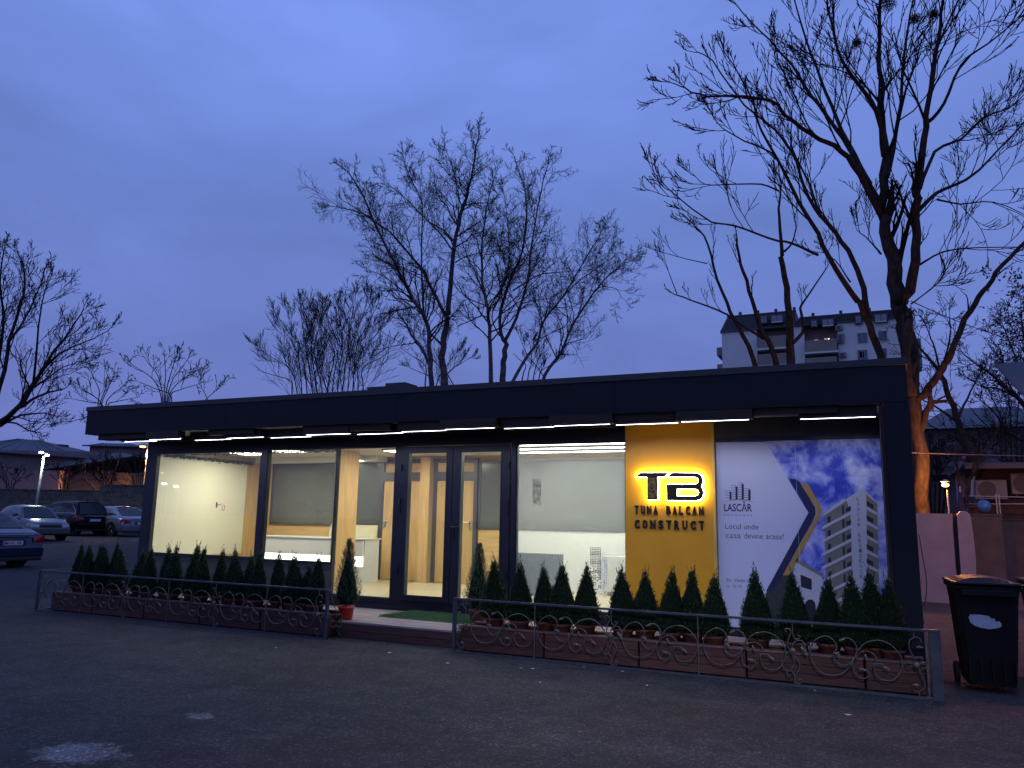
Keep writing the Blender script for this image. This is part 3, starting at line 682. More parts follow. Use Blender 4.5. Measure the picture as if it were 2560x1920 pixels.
# logo: four striped towers over an arc
lm = mapper(1780, 1180, .1145)
lg = MB().prism([(-1.64, 1.70), (-1.63, 1.70), (-1.63, 1.705), (-1.64, 1.705)], YQ-.0065, YQ-.0062)
def lq(a, b, c, d, y): lg.poly([(p_[0], y, p_[1]) for p_ in fz([a, b, c, d], lm, YQ)])
YL = YQ-.0062
for (xa, xb, xc, top, bot) in ((290, 385, 428, 412, 605), (422, 515, 560, 298, 605), (558, 650, 697, 240, 605), (700, 795, 845, 362, 620)):
    lq((xb, top-5), (xc, top+38), (xc, bot), (xb, bot), YL)
    y = top
    while y < bot-10: lq((xa, y-4), (xb, y-4), (xb, y+4), (xa, y+4), YL); y += 49
lg.build('logo_print', M['p_navy'], po)
g = MB(); 
for k in range(12):
    u0, u1 = k/12, (k+1)/12
    f_ = lambda u, th: (180+790*u, 668-70*math.sin(PI*min(1, u*1.02))+th)
    g.poly([(p_[0], YL, p_[1]) for p_ in fz([f_(u0, 0), f_(u1, 0), f_(u1, 14*math.sin(PI*u1)+2), f_(u0, 14*math.sin(PI*u0)+2)], lm, YQ)])
g.build('logo_arc_print', M['p_gold'], po)
fit_text('LASCĂR', -1.655, -1.33, 1.632, 1.755, YL, 'p_navy', po, 'lettering', 0, .0016)
fit_text('RESIDENCE', -1.655, -1.33, 1.578, 1.602, YL, 'p_grey', po, sp=1.6)
fit_text('Locul unde', -1.645, -1.265, 1.425, 1.49, YL, 'p_grey', po)
for w_, a_, b_ in (('casa', -1.645, -1.47), ('devine', -1.43, -1.215), ('acasa!', -1.185, -.985)): fit_text(w_, a_, b_, 1.318 if w_ != 'x' else 0, 1.362 if w_ == 'casa' else 1.382, YL, 'p_grey', po)
fit_text('Str. Vasile Lascăr', -1.65, -1.27, .815, .853, YL, 'p_grey', po)
fit_text('nr. 73-75', -1.65, -1.475, .745, .78, YL, 'p_grey', po)
MB().box(-.823, -.820, YQ-.013, YQ-.0118, z0, z1).build('poster_seam', M['p_white'], po)

# ------------------------------------------------------------------ deck
dk = empty('timber_deck', (-5.3, 9.0, 0), 'worn timber deck step running along the showroom front', 'deck')
rr = random.Random(9)
def deckrow(x0, x1, y0, y1):
    x = x0 - rr.uniform(0, 1.5)
    while x < x1:
        b = x+2.4; a_, b_ = max(x, x0), min(b, x1)
        if b_-a_ > .05: MB().bev(a_+.002, b_-.002, y0+.003, y1-.003, .172, .195+rr.uniform(-.001, .001), .003).build('deck_board', M['deck'], dk)
        x = b
deckrow(-6.22, -4.47, 8.37, 8.51); deckrow(-6.22, -4.47, 8.51, 8.65)
for j in range(8): deckrow(-11.4, .08, 8.65+.135*j, min(8.785+.135*j, G-.04))
for z0_, z1_ in ((.0, .082), (.086, .17)):
    MB().bev(-6.22, -4.47, 8.372, 8.40, z0_, z1_, .003).build('riser_board', M['plank'], dk)
MB().box(-11.4, .08, 8.66, 8.69, 0, .171).build('edge_joist', M['plank'], dk)
# turf mat
tm = empty('turf_mat', (-5.4, 9.3, .195), 'bright green artificial turf mat lying before the entrance doors', 'mat')
mc = [Vector((-6.02, 8.97)), Vector((-4.62, 8.93)), Vector((-4.60, 9.66)), Vector((-5.92, 9.70))]
MB().prism([(0, 0), (1, 0), (1, 1), (0, 1)], 0, 1)
g = MB(); g.v = [(p_.x, p_.y, z) for z in (.197, .207) for p_ in mc]; g.f = [(3, 2, 1, 0), (4, 5, 6, 7), (0, 1, 5, 4), (1, 2, 6, 5), (2, 3, 7, 6), (3, 0, 4, 7)]
g.build('backing', M['turf'], tm)
g = MB(); q = random.Random(4)
for i in range(16000):
    u, v = q.random(), q.random(); a = mc[0].lerp(mc[1], u).lerp(mc[3].lerp(mc[2], u), v)
    h = q.uniform(.012, .03); an = q.uniform(0, 6.28); dx, dy = math.cos(an)*.0025, math.sin(an)*.0025; lx, ly = q.gauss(0, .010), q.gauss(0, .010)
    g.poly([(a.x-dx, a.y-dy, .207), (a.x+dx, a.y+dy, .207), (a.x+lx, a.y+ly, .207+h)])
tag(g.build('blades', M['turf'], tm), kind='stuff')

# ------------------------------------------------------------------ planter boxes
def planter(x0, x1, lab, grp):
    t = empty('planter_box', ((x0+x1)/2, 8.43, 0), lab, 'planter', grp)
    y0, y1 = 8.25, 8.63
    if x0 < -6.0 or x0 > -4.6: pass
    for k in range(3):
        a = .015+.084*k; MB().bev(x0, x1, y0, y0+.022, a, a+.081, .003).build('plank', M['plank'], t)
    MB().box(x0, x0+.022, y0+.024, y1-.024, .015, .265).build('side_board', M['plank'], t)
    MB().box(x1-.022, x1, y0+.024, y1-.024, .015, .265).build('side_board', M['plank'], t)
    MB().box(x0, x1, y1-.022, y1, .015, .265).build('back_board', M['plank'], t)
    MB().bev(x0-.006, x1+.006, y0-.012, y0+.075, .268, .288, .003).build('rim_board', M['planklip'], t)
    MB().bev(x0-.006, x1+.006, y1-.045, y1+.006, .268, .288, .003).build('rim_board', M['planklip'], t)
    MB().box(x0+.024, x1-.024, y0+.024, y1-.024, .02, .15).build('soil', M['soil'], t)
    for px_ in (x0+.03, x1-.06): MB().box(px_, px_+.03, y0+.024, y0+.05, 0, .265).build('batten', M['browncl'], t)
lp = [(-11.44, -10.55), (-10.53, -9.49), (-9.47, -8.43), (-8.41, -7.37), (-7.35, -6.30)]
for i, (a, b) in enumerate(lp): planter(a, b, 'red-brown plank planter box behind the left railing, ' + ('leftmost' if i == 0 else 'nearest the entrance' if i == 4 else WORDS[i]+' from the left'), 'planter boxes behind the left railing')
rp = [(-4.40, -3.38), (-3.36, -2.32), (-2.30, -1.24), (-1.22, -.18), (-.16, .33)]
for i, (a, b) in enumerate(rp): planter(a, b, 'red-brown plank planter box behind the right railing, ' + ('nearest the entrance' if i == 0 else 'rightmost and shortest' if i == 4 else WORDS[i]+' from the entrance'), 'planter boxes behind the right railing')

# ------------------------------------------------------------------ shrubs
def rvec0(q): return Vector((q.gauss(0, 1), q.gauss(0, 1), q.gauss(0, 1)))
def cone_shrub(seed, h=.66, r=.190, n=5000, ls=.016):
    q = random.Random(seed); g_ = MB(); lump = [(q.uniform(0, 6.28), q.uniform(0, 1), q.uniform(.03, .12)) for _ in range(9)]
    for i in range(420):
        t = q.random()**1.35; a = q.uniform(0, 6.28)
        rad = r*((1-t)**.78)*(1 if t > .08 else .75+3*t)+.004
        for (la, lt, lk) in lump:
            d = abs((a-la+PI) % (2*PI)-PI); rad *= 1+lk*math.exp(-(d*d*2+(t-lt)**2*30))*(1 if lt < .6 else -1)
        rad *= q.uniform(.86, 1.0); od = Vector((math.cos(a), math.sin(a), 0)); b_ = od*rad*.88+Vector((0, 0, .01+t*h*.97)); sd_ = (od*q.uniform(.5, 1.0)+Vector((0, 0, 1))+rvec0(q)*.15).normalized(); ln = q.uniform(.025, .05)*(1-.3*t)
        for j in range(13):
            p_ = b_+sd_*ln*(j/12)+rvec0(q)*.004; s_ = ls*q.uniform(.55, 1.0)*(1-.35*j/12)
            d = (sd_*.9+rvec0(q)*.55).normalized(); w = d.cross(rvec0(q)).normalized()
            g_.poly([p_-d*s_*.4, p_+w*s_*.36, p_+d*s_*.9, p_-w*s_*.36])
    for k in range(8):           # spiky leader shoots at the tip
        b_ = Vector((q.gauss(0, .016), q.gauss(0, .016), h-.09+.01*k)); tip = b_+Vector((q.gauss(0, .016), q.gauss(0, .016), q.uniform(.04, .10)))
        for j in range(16):
            p_ = b_.lerp(tip, j/11); a = q.uniform(0, 6.28); d = Vector((math.cos(a)*.7, math.sin(a)*.7, .9)).normalized(); w = d.cross(Vector((0, 0, 1))).normalized(); s_ = .011
            g_.poly([p_, p_+d*s_*.6+w*s_*.4, p_+d*s_*1.4, p_+d*s_*.6-w*s_*.4])
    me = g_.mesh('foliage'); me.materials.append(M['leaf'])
    core = MB().lathe([(r*.55, .01), (r*.84, .06), (r*.76, .25*h), (r*.58, .5*h), (r*.28, .78*h), (.004, .95*h)], k=9)  # solid cone added to block light between the leaves
    cm_ = core.mesh('dark_core'); cm_.materials.append(M['leafcore']); return me, cm_
SH = [cone_shrub(s, ls=.0165) for s in range(1, 10)]
potm = MB().lathe([(.075, 0), (.105, .155), (.118, .158), (.120, .185), (.108, .186), (.10, .165), (.0, .16)], k=18).mesh('pot', True); potm.materials.append(M['terra'])
stm = MB().tube([(0, 0, 0), (0, 0, .6)], .008, .003, 5).mesh('stem'); stm.materials.append(M['stem'])
def shrub(x, y, apex, lab, grp, i, wid=1.0):
    t = empty('potted_conifer', (x, y, .155), lab, 'potted shrub', grp)
    fo, co = SH[i % len(SH)]; sc_ = (apex-.02-.36)/.70
    link('pot', potm, None, t, (0, 0, .03))
    for nm, me in (('foliage', fo), ('dark_core', co), ('stem', stm)):
        o = link(nm, me, None, t, (0, 0, .205)); o.scale = (wid*(.92+.16*((i*37) % 7)/7), wid*(.92+.16*((i*23) % 5)/5), sc_); o.rotation_euler = (.05*math.sin(i*2.3), .05*math.sin(i*3.1), i*1.7)
la = [(-11.22, 1.02), (-10.93, 1.00), (-10.76, 1.00), (-10.57, 1.02), (-10.42, 1.06), (-10.19, .99), (-9.88, .98), (-9.61, 1.02), (-9.34, 1.05), (-9.13, 1.06), (-8.84, 1.09), (-8.58, 1.04), (-8.33, 1.03), (-7.96, 1.05), (-7.79, .98), (-7.58, 1.02), (-7.29, 1.02), (-6.96, 1.01), (-6.82, .87), (-6.60, 1.00)]
for i, (x, a) in enumerate(la):
    lab = 'dark clipped conical conifer in the left planter row, ' + ('leftmost' if i == 0 else 'shortest of the row' if i == 18 else 'nearest the red pot' if i == 19 else 'tallest of the row' if i == 10 else WORDS[i]+' from the left')
    shrub(x, 8.44+.05*(-1)**i, a, lab, 'conical conifers behind the left railing', i, .86+.1*((i*3) % 4)/3)
ra = [(-4.08, 1.07), (-3.73, 1.05), (-3.45, 1.01), (-3.22, 1.04), (-2.97, 1.04), (-2.52, 1.03), (-2.30, 1.01), (-2.01, 1.03), (-1.80, 1.04), (-1.56, 1.0), (-1.14, 1.07), (-.77, 1.07), (-.48, 1.02), (-.24, 1.06), (-.06, 1.10), (.07, 1.05)]
for i, (x, a) in enumerate(ra):
    lab = 'dark clipped conical conifer in the right planter row, ' + ('leftmost, next to the spruce' if i == 0 else 'rightmost, against the side post' if i == 15 else WORDS[i]+' from the left')
    shrub(x, 8.44+.04*(-1)**i, a, lab, 'conical conifers behind the right railing', i+3, 1.06)
def spruce(x, y, z, h, r, potmat, lab, seed, pr=.13, ph=.20):
    t = empty('potted_spruce', (x, y, z), lab, 'potted spruce'); q = random.Random(seed)
    link('pot', MB().lathe([(pr*.72, 0), (pr*.86, ph*.86), (pr*.92, ph*.87), (pr*.94, ph), (pr*.84, ph), (pr*.82, ph*.9), (0, ph*.88)], k=24).mesh('pot', True), M[potmat], t, (0, 0, 0))
    link('trunk', MB().tube([(0, 0, ph*.8), (0, 0, ph+h*.95)], .013, .003, 6).mesh('trunk'), M['stem'], t, (0, 0, 0))
    g_ = MB()
    for i in range(1000):
        tt = q.random()**1.25; a = q.uniform(0, 6.28); env = r*(1-tt)**.85*(1 if tt > .12 else .7+2.5*tt)+.008
        rr_ = env*q.uniform(.45, 1.0); b_ = Vector((math.cos(a)*rr_*.75, math.sin(a)*rr_*.75, ph+.02+tt*h*.93)); d = Vector((math.cos(a)*.5, math.sin(a)*.5, 1.05)).normalized()
        ln = .045+.055*q.random()*(1.25-tt)
        for j in range(11):
            p_ = b_+d*ln*j/10+Vector((q.gauss(0, .002), q.gauss(0, .002), 0)); an = q.uniform(0, 6.28); nd = (d*.7+Vector((math.cos(an), math.sin(an), .1))).normalized(); w = nd.cross(d)
            if w.length < .01: continue
            w.normalize(); s_ = .017*(1.1-.5*j/10); g_.poly([p_-w*.0038, p_+w*.0038, p_+nd*s_])
    o = link('foliage', g_.mesh('foliage'), M['spruce'], t, (0, 0, 0))
    link('dark_core', MB().lathe([(r*.3, ph+.02), (r*.5, ph+.12), (r*.4, ph+.35*h), (r*.2, ph+.6*h), (r*.03, ph+.88*h)], k=9).mesh('dark_core'), M['leafcore'], t, (0, 0, 0))  # same kind of added light-blocking cone, coloured as shade
spruce(-6.21, 8.52, .195, .84, .27, 'redpot', 'tall dark spruce in a bright red pot left of the entrance', 21, .115, .17)
spruce(-4.62, 9.10, .195, .82, .27, 'terra', 'tall dark spruce in a dull red pot on the deck right of the doors', 22, .125, .17)

# ------------------------------------------------------------------ railings
RY = 8.13
c1 = [(-0.402, 0.299), (-0.429, 0.236), (-0.498, 0.163), (-0.597, 0.128), (-0.699, 0.153), (-0.768, 0.248), (-0.778, 0.335), (-0.743, 0.419), (-0.65, 0.474), (-0.577, 0.448), (-0.543, 0.376), (-0.574, 0.336)]
c2 = [(-0.512, 0.44), (-0.491, 0.462), (-0.441, 0.47), (-0.391, 0.436), (-0.375, 0.375), (-0.402, 0.293), (-0.443, 0.247), (-0.507, 0.227), (-0.565, 0.263), (-0.581, 0.311), (-0.56, 0.334), (-0.524, 0.334)]
c3 = [(-0.408, 0.274), (-0.375, 0.35), (-0.306, 0.435), (-0.195, 0.471), (-0.097, 0.443), (-0.027, 0.369), (-0.006, 0.304), (-0.018, 0.23), (-0.065, 0.154), (-0.133, 0.127), (-0.202, 0.143), (-0.237, 0.201), (-0.235, 0.25), (-0.191, 0.268), (-0.149, 0.251), (-0.128, 0.228)]
c4 = [(-0.395, 0.294), (-0.346, 0.352), (-0.283, 0.367), (-0.227, 0.336), (-0.216, 0.288), (-0.246, 0.249)]
c5 = [(-0.413, 0.286), (-0.417, 0.212), (-0.391, 0.153), (-0.334, 0.125), (-0.286, 0.155), (-0.29, 0.197), (-0.326, 0.207), (-0.357, 0.192)]
orn = [[(-0.006, 0.573), (-0.008, 0.499), (-0.001, 0.447), (0.022, 0.425), (0.053, 0.44), (0.057, 0.46), (0.034, 0.462)],
 [(-0.062, 0.482), (-0.076, 0.505), (-0.052, 0.519), (-0.027, 0.503), (-0.025, 0.477), (-0.051, 0.411), (-0.056, 0.358), (-0.039, 0.318), (-0.006, 0.247), (-0.012, 0.184), (-0.047, 0.134), (-0.088, 0.141), (-0.115, 0.185), (-0.118, 0.227)],
 [(-0.013, 0.32), (-0.012, 0.367), (0.021, 0.41), (0.068, 0.415), (0.099, 0.381), (0.097, 0.339)],
 [(-0.013, 0.33), (0.0, 0.279), (0.04, 0.23), (0.042, 0.168), (0.014, 0.103), (0.001, 0.04)],
 [(-0.043, 0.103), (-0.059, 0.086), (-0.074, 0.105), (-0.062, 0.129), (-0.031, 0.132), (-0.007, 0.101), (-0.008, 0.012)],
 [(-0.004, 0.039), (0.031, 0.027), (0.057, 0.04), (0.061, 0.061), (0.043, 0.068), (0.03, 0.055)]]
endo = [[(-0.011, 0.573), (-0.013, 0.519), (-0.045, 0.491), (-0.054, 0.431), (-0.038, 0.383), (-0.014, 0.325)], [(-0.013, 0.519), (0.021, 0.521), (0.043, 0.503), (0.046, 0.474)],
 [(0.014, 0.259), (0.025, 0.221), (0.053, 0.155), (0.045, 0.096), (0.006, 0.058), (-0.03, 0.064), (-0.042, 0.087)], [(0.006, 0.058), (0.004, 0.012)],
 [(-0.035, 0.289), (-0.047, 0.313), (-0.075, 0.305), (-0.082, 0.275), (-0.059, 0.262), (-0.04, 0.274)], [(0.025, 0.285), (0.045, 0.311), (0.077, 0.309), (0.079, 0.28), (0.055, 0.258), (0.033, 0.266)]]
def flat_scroll(pts, w=.0058, mir=1):
    g_ = MB(); g_.tube(catmull([(x*mir, 0, z) for x, z in pts], 4), w, w, 6); return g_.mesh('scroll', True)
SC = [flat_scroll(c) for c in (c1, c2, c3, c4, c5)]
ORN = [flat_scroll(c, .0062) for c in orn]; END = [flat_scroll(c) for c in endo]; ENDM = [flat_scroll(c, mir=-1) for c in endo]
def leafmesh(seed):
    q = random.Random(seed); g_ = MB(); pts = [(-.045, 0), (-.03, .016), (-.01, .012), (.006, .024), (.02, .010), (.038, .012), (.045, -.004), (.03, -.016), (.012, -.010), (-.004, -.022), (-.02, -.012), (-.036, -.012)]
    k = len(pts); g_.v = [(x, -.006-.004*math.sin(i*1.3), z) for i, (x, z) in enumerate(pts)] + [(0, -.014, 0), (0, .002, 0)]
    for i in range(k): g_.f += [(i, (i+1) % k, k), ((i+1) % k, i, k+1)]
    return g_.mesh('leaf_ornament')
LM = leafmesh(1)
for s_ in SC+ORN+END+ENDM: s_.materials.append(M['iron'])
LM.materials.append(M['ironleaf'])
ros = MB().lathe([(.004, -.016), (.02, -.014), (.026, -.006), (.024, .004), (.005, .008)], ax='y', k=10).mesh('rosette', True); ros.materials.append(M['ironleaf'])
balm = MB()
bp_ = [(0, 0, z*.57/24+.006) for z in range(25)]; balm.tube(bp_, [.0068+.0018*(i % 2) for i in range(25)], k=5)
BAL = balm.mesh('baluster', True); BAL.materials.append(M['iron'])
def railing(x0, x1, bals, orns, mods, ends, lab, grp):
    t = empty('ornamental_railing', (x0, RY, 0), lab, 'railing', grp)
    MB().bev(x0-.02, x1+.02, RY-.018, RY+.018, .575, .597, .003).build('top_rail', M['irondark'], t)
    MB().box(x0-.02, x1+.02, RY-.016, RY+.016, 0.0, .020).build('bottom_rail', M['irondark'], t)
    for x in bals: link('baluster', BAL, None, t, (x-x0, 0, 0))
    for x in orns:
        for me in ORN: link('centre_scroll', me, None, t, (x-x0, 0, 0))
        o = link('rosette', ros, None, t, (x-x0-.01, -.012, .325)); o = link('leaf_ornament', LM, None, t, (x-x0+.09, -.006, .33)); o.rotation_euler = (0, 1.0, 0)
    for x in mods:
        for me in SC: link('scroll', me, None, t, (x-x0, 0, 0))
        for (lx, lz, a) in ((-.545, .325, .4), (-.135, .235, .5), (-.335, .205, .3), (-.30, .315, 1.2), (-.50, .452, -.3)):
            o = link('leaf_ornament', LM, None, t, (x-x0+lx, -.004, lz)); o.rotation_euler = (0, a, 0); s = .62; o.scale = (s, s, s)
    for x, mir in ends:
        for me in (END if mir > 0 else ENDM): link('end_scroll', me, None, t, (x-x0, 0, 0))
        link('rosette', ros, None, t, (x-x0, -.012, .285))
        for lz, lx in ((.44, .03), (.115, -.02)): link('leaf_ornament', LM, None, t, (x-x0+lx*mir, -.004, lz)).scale = (.6, .6, .6)
    return t
def module(a, w): return a
gl_ = 'wrought iron railings before the planters'
RL = railing(-11.60, -6.21, [-10.63, -8.90, -7.17], [-9.76, -8.03], [-10.63, -9.82, -8.90, -8.09, -7.17, -6.38], [(-11.5, -1), (-6.33, 1)], 'long wrought iron scroll railing left of the entrance', gl_)
for x in (-11.60, -6.21): MB().box(x-.018, x+.018, RY-.0155, RY+.0155, .0205, .5745).build('post', M['irondark'], RL)
RR = railing(-4.42, .44, [-3.43, -1.67], [-2.56, -.77], [-3.43, -2.62, -1.67, -.84, .15], [(-4.33, -1), (.26, 1)], 'long wrought iron scroll railing right of the entrance', gl_)
MB().box(-4.44, -4.40, RY-.0155, RY+.0155, .0205, .5745).build('post', M['irondark'], RR)
MB().box(.335, .35, RY-.0155, RY+.0155, .0205, .5745).build('post', M['iron'], RR)
MB().box(.37, .46, RY-.0155, RY+.10, .0205, .5745).build('flat_end_post', M['irondark'], RR)
def end_return(t, x, yl, panel=True):
    MB().box(x-.016, x+.016, RY+.0195, RY+yl, .577, .595).build('return_rail', M['irondark'], t)
    MB().box(x-.014, x+.014, RY+.0195, RY+yl, .001, .018).build('return_base', M['irondark'], t)
    MB().box(x-.014, x+.014, RY+yl, RY+yl+.028, .001, .595).build('return_post', M['irondark'], t)
end_return(RL, -11.60, .62)
rp_ = t = RL
for off, z in ((.18, .30), (.42, .30)):
    g = MB(); g.tube(catmull([(-11.6, RY+off+.10*math.cos(a), z+.12*math.sin(a)) for a in [i*.55 for i in range(10)]], 2), .0055, .0055, 6); g.build('return_scroll', M['iron'], RL)
# sloping end brackets with quatrefoil wheels at both sides of the entrance
for t, x, sx in ((RL, -6.19, 1), (RR, -4.44, -1)):
    MB().tube([(x, RY, .57), (x+sx*.055, RY+.10, .31)], .006, .006, 6).build('stay', M['iron'], t)
    MB().tube([(x+sx*.055, RY+.10, .12), (x+sx*.09, RY+.2, .0)], .006, .006, 6).build('stay', M['iron'], t)
    g = MB(); cx, cy, cz = x+sx*.055, RY+.10, .215
    u = Vector((sx*.5, .86, 0)).normalized(); w = Vector((0, 0, 1)); c0 = Vector((cx, cy, cz))
    for k in range(4):
        a0 = k*PI/2+PI/4; c_ = c0+(u*math.cos(a0)+w*math.sin(a0))*.048
        g.tube([c_+(u*math.cos(a)+w*math.sin(a))*.045 for a in [a0-2.1+i*.42 for i in range(11)]], .0045, .0045, 5)
        a1 = k*PI/2; e = c0+(u*math.cos(a1)+w*math.sin(a1))*.06
        g.tube([c0+(u*math.cos(a1)+w*math.sin(a1))*.012, e], .005, .003, 5)
        for s2 in (-1, 1):
            g.tube([e+(u*math.cos(a1)+w*math.sin(a1))*(.012*math.sin(b))+(u*-math.sin(a1)+w*math.cos(a1))*s2*(.014-.014*math.cos(b)) for b in [i*.6 for i in range(8)]], .0035, .003, 5)
    g.build('quatrefoil', M['iron'], t, smooth=True)
MB().box(-6.20, -6.02, 8.42, 8.45, 0.0, .19).build('end_board', M['plank'], dk)

# ------------------------------------------------------------------ wheelie bin
def wheelie(x, y, rz, lab, sticker=True):
    t = empty('wheelie_bin', (x, y, 0), lab, 'bin', None, rz)
    def pb(nm, g_, m_, sm=False): return link(nm, g_.mesh(nm, sm), M[m_], t, (0, 0, 0))
    g_ = MB()   # tapered body
    rings = [(.0, .21, .24, .06), (.0, .235, .26, .30), (.0, .27, .30, .80), (.0, .285, .32, .93)]
    for (o_, hx, hy, z) in rings:
        b = .035
        g_.v += [(-hx+b, -hy, z), (hx-b, -hy, z), (hx, -hy+b, z), (hx, hy-b, z), (hx-b, hy, z), (-hx+b, hy, z), (-hx, hy-b, z), (-hx, -hy+b, z)]
    for k in range(3):
        for j in range(8): g_.f.append((k*8+j, k*8+(j+1) % 8, k*8+8+(j+1) % 8, k*8+8+j))
    g_.f += [tuple(7-j for j in range(8)), tuple(24+j for j in range(8))]
    pb('body', g_, 'bintop')
    pb('rim', MB().bev(-.305, .305, -.345, .335, .925, .965, .012), 'bintop')
    for k in range(5): pb('rib', MB().box(-.2+.1*k-.006, -.2+.1*k+.006, -.292, -.24, .10, .30), 'bintop')
    g_ = MB().bev(-.315, .315, -.365, .345, .967, .992, .012)
    l = pb('lid', g_, 'bintop')
    g2 = MB(); n = 8
    for k in range(n+1):
        a = k/n; x_ = -.27+.54*a; z = .99+.045*math.sin(PI*a)**.6
        g2.v += [(x_, -.31, .99), (x_, -.24, z), (x_, .25, z), (x_, .31, .99)]
    for k in range(n):
        for j in range(3): g2.f.append((k*4+j, (k+1)*4+j, (k+1)*4+j+1, k*4+j+1))
    o = link('lid_dome', g2.mesh('lid_dome'), M['bintop'], l, (0, 0, 0))
    pb('handle_bar', MB().tube([(-.28, .36, .95), (-.28, .41, .97), (.28, .41, .97), (.28, .36, .95)], .013, .013, 6), 'bintop')
    pb('lift_comb', MB().bev(-.24, .24, -.375, -.335, .87, .93, .008), 'bintop')
    for sx in (-1, 1):
        w = MB().lathe([(.05, -.022), (.098, -.02), (.10, 0), (.098, .02), (.05, .022)], (sx*.25, .22, .10), 20, 'x'); pb('wheel', w, 'tyre', True)
    if sticker:
        q = random.Random(3); pts = [(-.150, .03), (-.13, .055), (-.05, .062), (.02, .052), (.05, .028), (.075, .032), (.085, .008), (.12, .012), (.142, -.008), (.14, -.035), (.11, -.05), (.03, -.062), (-.05, -.058), (-.10, -.04), (-.135, -.01)]
        pts = [(x_+q.gauss(0, .004), z_+q.gauss(0, .003)) for x_, z_ in pts]
        g3 = MB(); g3.poly([(x_-.035, -.2735-(.62+z_-.30)*.08-.011, z_+.64) for x_, z_ in pts]); pb('torn_sticker', g3, 'sticker')
    return t
wheelie(.885, 8.98, .06, 'black wheelie bin with a torn white sticker beside the railing end').scale = (.92, 1, 1)
wheelie(1.62, 9.6, .05, 'black wheelie bin cut by the right picture edge', False)

# ------------------------------------------------------------------ rendered wall fragments on the right
t = empty('rendered_wall', (1.1, 18.3, 0), 'low pinkish rendered wall with a ragged crack near its end', 'wall')
g = MB(); g.box(.2, 1.40, 18.28, 18.50, 0, 1.76); g.build('wall_slab', M['render'], t)
q = random.Random(8); L_ = [(1.43+q.gauss(0, .012), 1.76*(k/14)) for k in range(15)]
g = MB(); g.v = []
for k, (x, z) in enumerate(L_): g.v += [(x-.03, 18.33, z), (x+.05, 18.33, z), (x+.05, 18.48, z), (x-.03, 18.48, z)]
for k in range(14):
    for j in range(4): g.f.append((k*4+j, k*4+(j+1) % 4, k*4+4+(j+1) % 4, k*4+4+j))
g.build('exposed_brick_joint', M['brickred'], t)
g = MB(); prof = []
for k in range(9): a = PI*k/8; prof.append((1.60-.12*math.cos(a), 1.68+.14*math.sin(a)))
poly = [(1.47, 0.0)]+prof+[(1.74, 1.35), (1.75, .9), (1.73, .55), (1.75, .2), (1.74, 0.0)]
g.prism(poly, 18.22, 18.56); g.build('rounded_end_slab', M['render'], t)
tag(MB().tube(catmull([HY(*p_, 13.0) for p_ in ((2292, 1110), (2297, 1125), (2288, 1145), (2296, 1160))], 5), .006, .006, 5).build('loose_cable', M['wire']), 'pale loose cable loop hanging beside the rear corner of the showroom', 'cable')
tag(MB().tube(catmull([HY(*p_, 12.8) for p_ in ((2297, 1335), (2308, 1400), (2316, 1450), (2314, 1500), (2306, 1520), (2310, 1560))], 6), .008, .008, 5).build('hanging_cable', M['wire']), 'pale cable hanging down beside the dark side post', 'cable')
tag(MB().tube([P(2262, 1131, 15), P(2400, 1136, 17.5), P(2560, 1140, 20)], .012, .012, 5).build('overhead_wire', M['wire']), 'thin pale wire running across to the brick house on the right', 'wire')
tag(MB().tube([P(2278, 753, 18), P(2360, 790, 22), P(2455, 826, 27), P(2700, 905, 36)], .014, .014, 5).build('overhead_line', M['trimblk']), 'thin dark line sloping across the sky right of the big trunk', 'wire')

# ------------------------------------------------------------------ brick house and clutter at the right
H = empty('brick_house', P(2600, 1340, 24), 'low dull brick house with a sloping tin roof at the right edge', 'house')
rx = mapper(2280, 1120, .1326)
Yh = P(2500, 1250, 23).y
def hx(px, py, Y=Yh): v = HY(px, py, Y); return v
a = hx(2438, 1175); bR = a.x+6.5
MB().box(a.x, bR, Yh, Yh+.3, 0, hx(2500, 1165).z).build('wall', M['brickw'], H)
MB().box(a.x, bR, Yh-.05, Yh-.002, 0, 1.75).build('base_wall', M['concrete'], H)
e1, e2 = hx(2440, 1160, Yh-.8), hx(2570, 1146, Yh-.8)
g = MB(); 
for k in range(28):
    x_ = e1.x-.3+k*.25; z_ = e1.z+(x_-e1.x)*.0
    g.bev(x_, x_+.235, Yh-.9, Yh+5, z_-.05, z_+.03, .01)
g.build('roof', M['tin'], H)
MB().box(e1.x-.3, e1.x+6.7, Yh-.93, Yh-.905, e1.z-.14, e1.z+.02).build('gutter', M['tin'], H)
for k in range(5): MB().bev(a.x+.3, bR, Yh-.01-.012, Yh-.0, e1.z-.35-.12*k, e1.z-.25-.12*k, .004).build('clapboard', M['browncl'], H)
MB().tube([hx(2433, 1190, Yh-.25), hx(2431, 1240, Yh-.25)], .05, .05, 8).build('downpipe', M['pole'], H)
def aircon(px, py, w, h, lab):
    c = hx(px, py, Yh-.35)
    t = empty('air_conditioner', c, lab, 'air conditioner', 'air conditioners on the brick house')
    def pb(nm, g_, m_): return link(nm, g_.mesh(nm), M[m_], t, (0, 0, 0))
    pb('casing', MB().bev(0, w, 0, .28, -h, 0, .015), 'acw')
    gr = MB().lathe([(h*.42, 0), (h*.42, -.012), (.001, -.012)], (w*.36, -.001, -h*.5), 22, 'y'); pb('fan_grille', gr, 'acd')
    for k in range(3):
        rr_ = h*.42*(k+1)/3; pb('grille_ring', MB().tube([(w*.36+rr_*math.cos(i*.39), -.018, -h*.5+rr_*math.sin(i*.39)) for i in range(17)], .005, .005, 4), 'acw')
    for x_ in (.1, w-.14): pb('bracket', MB().box(x_, x_+.03, 0, .33, -h-.04, -h-.002), 'acd')
aircon(2437, 1200, .80, .56, 'white air conditioner on the brick wall behind the young tree')
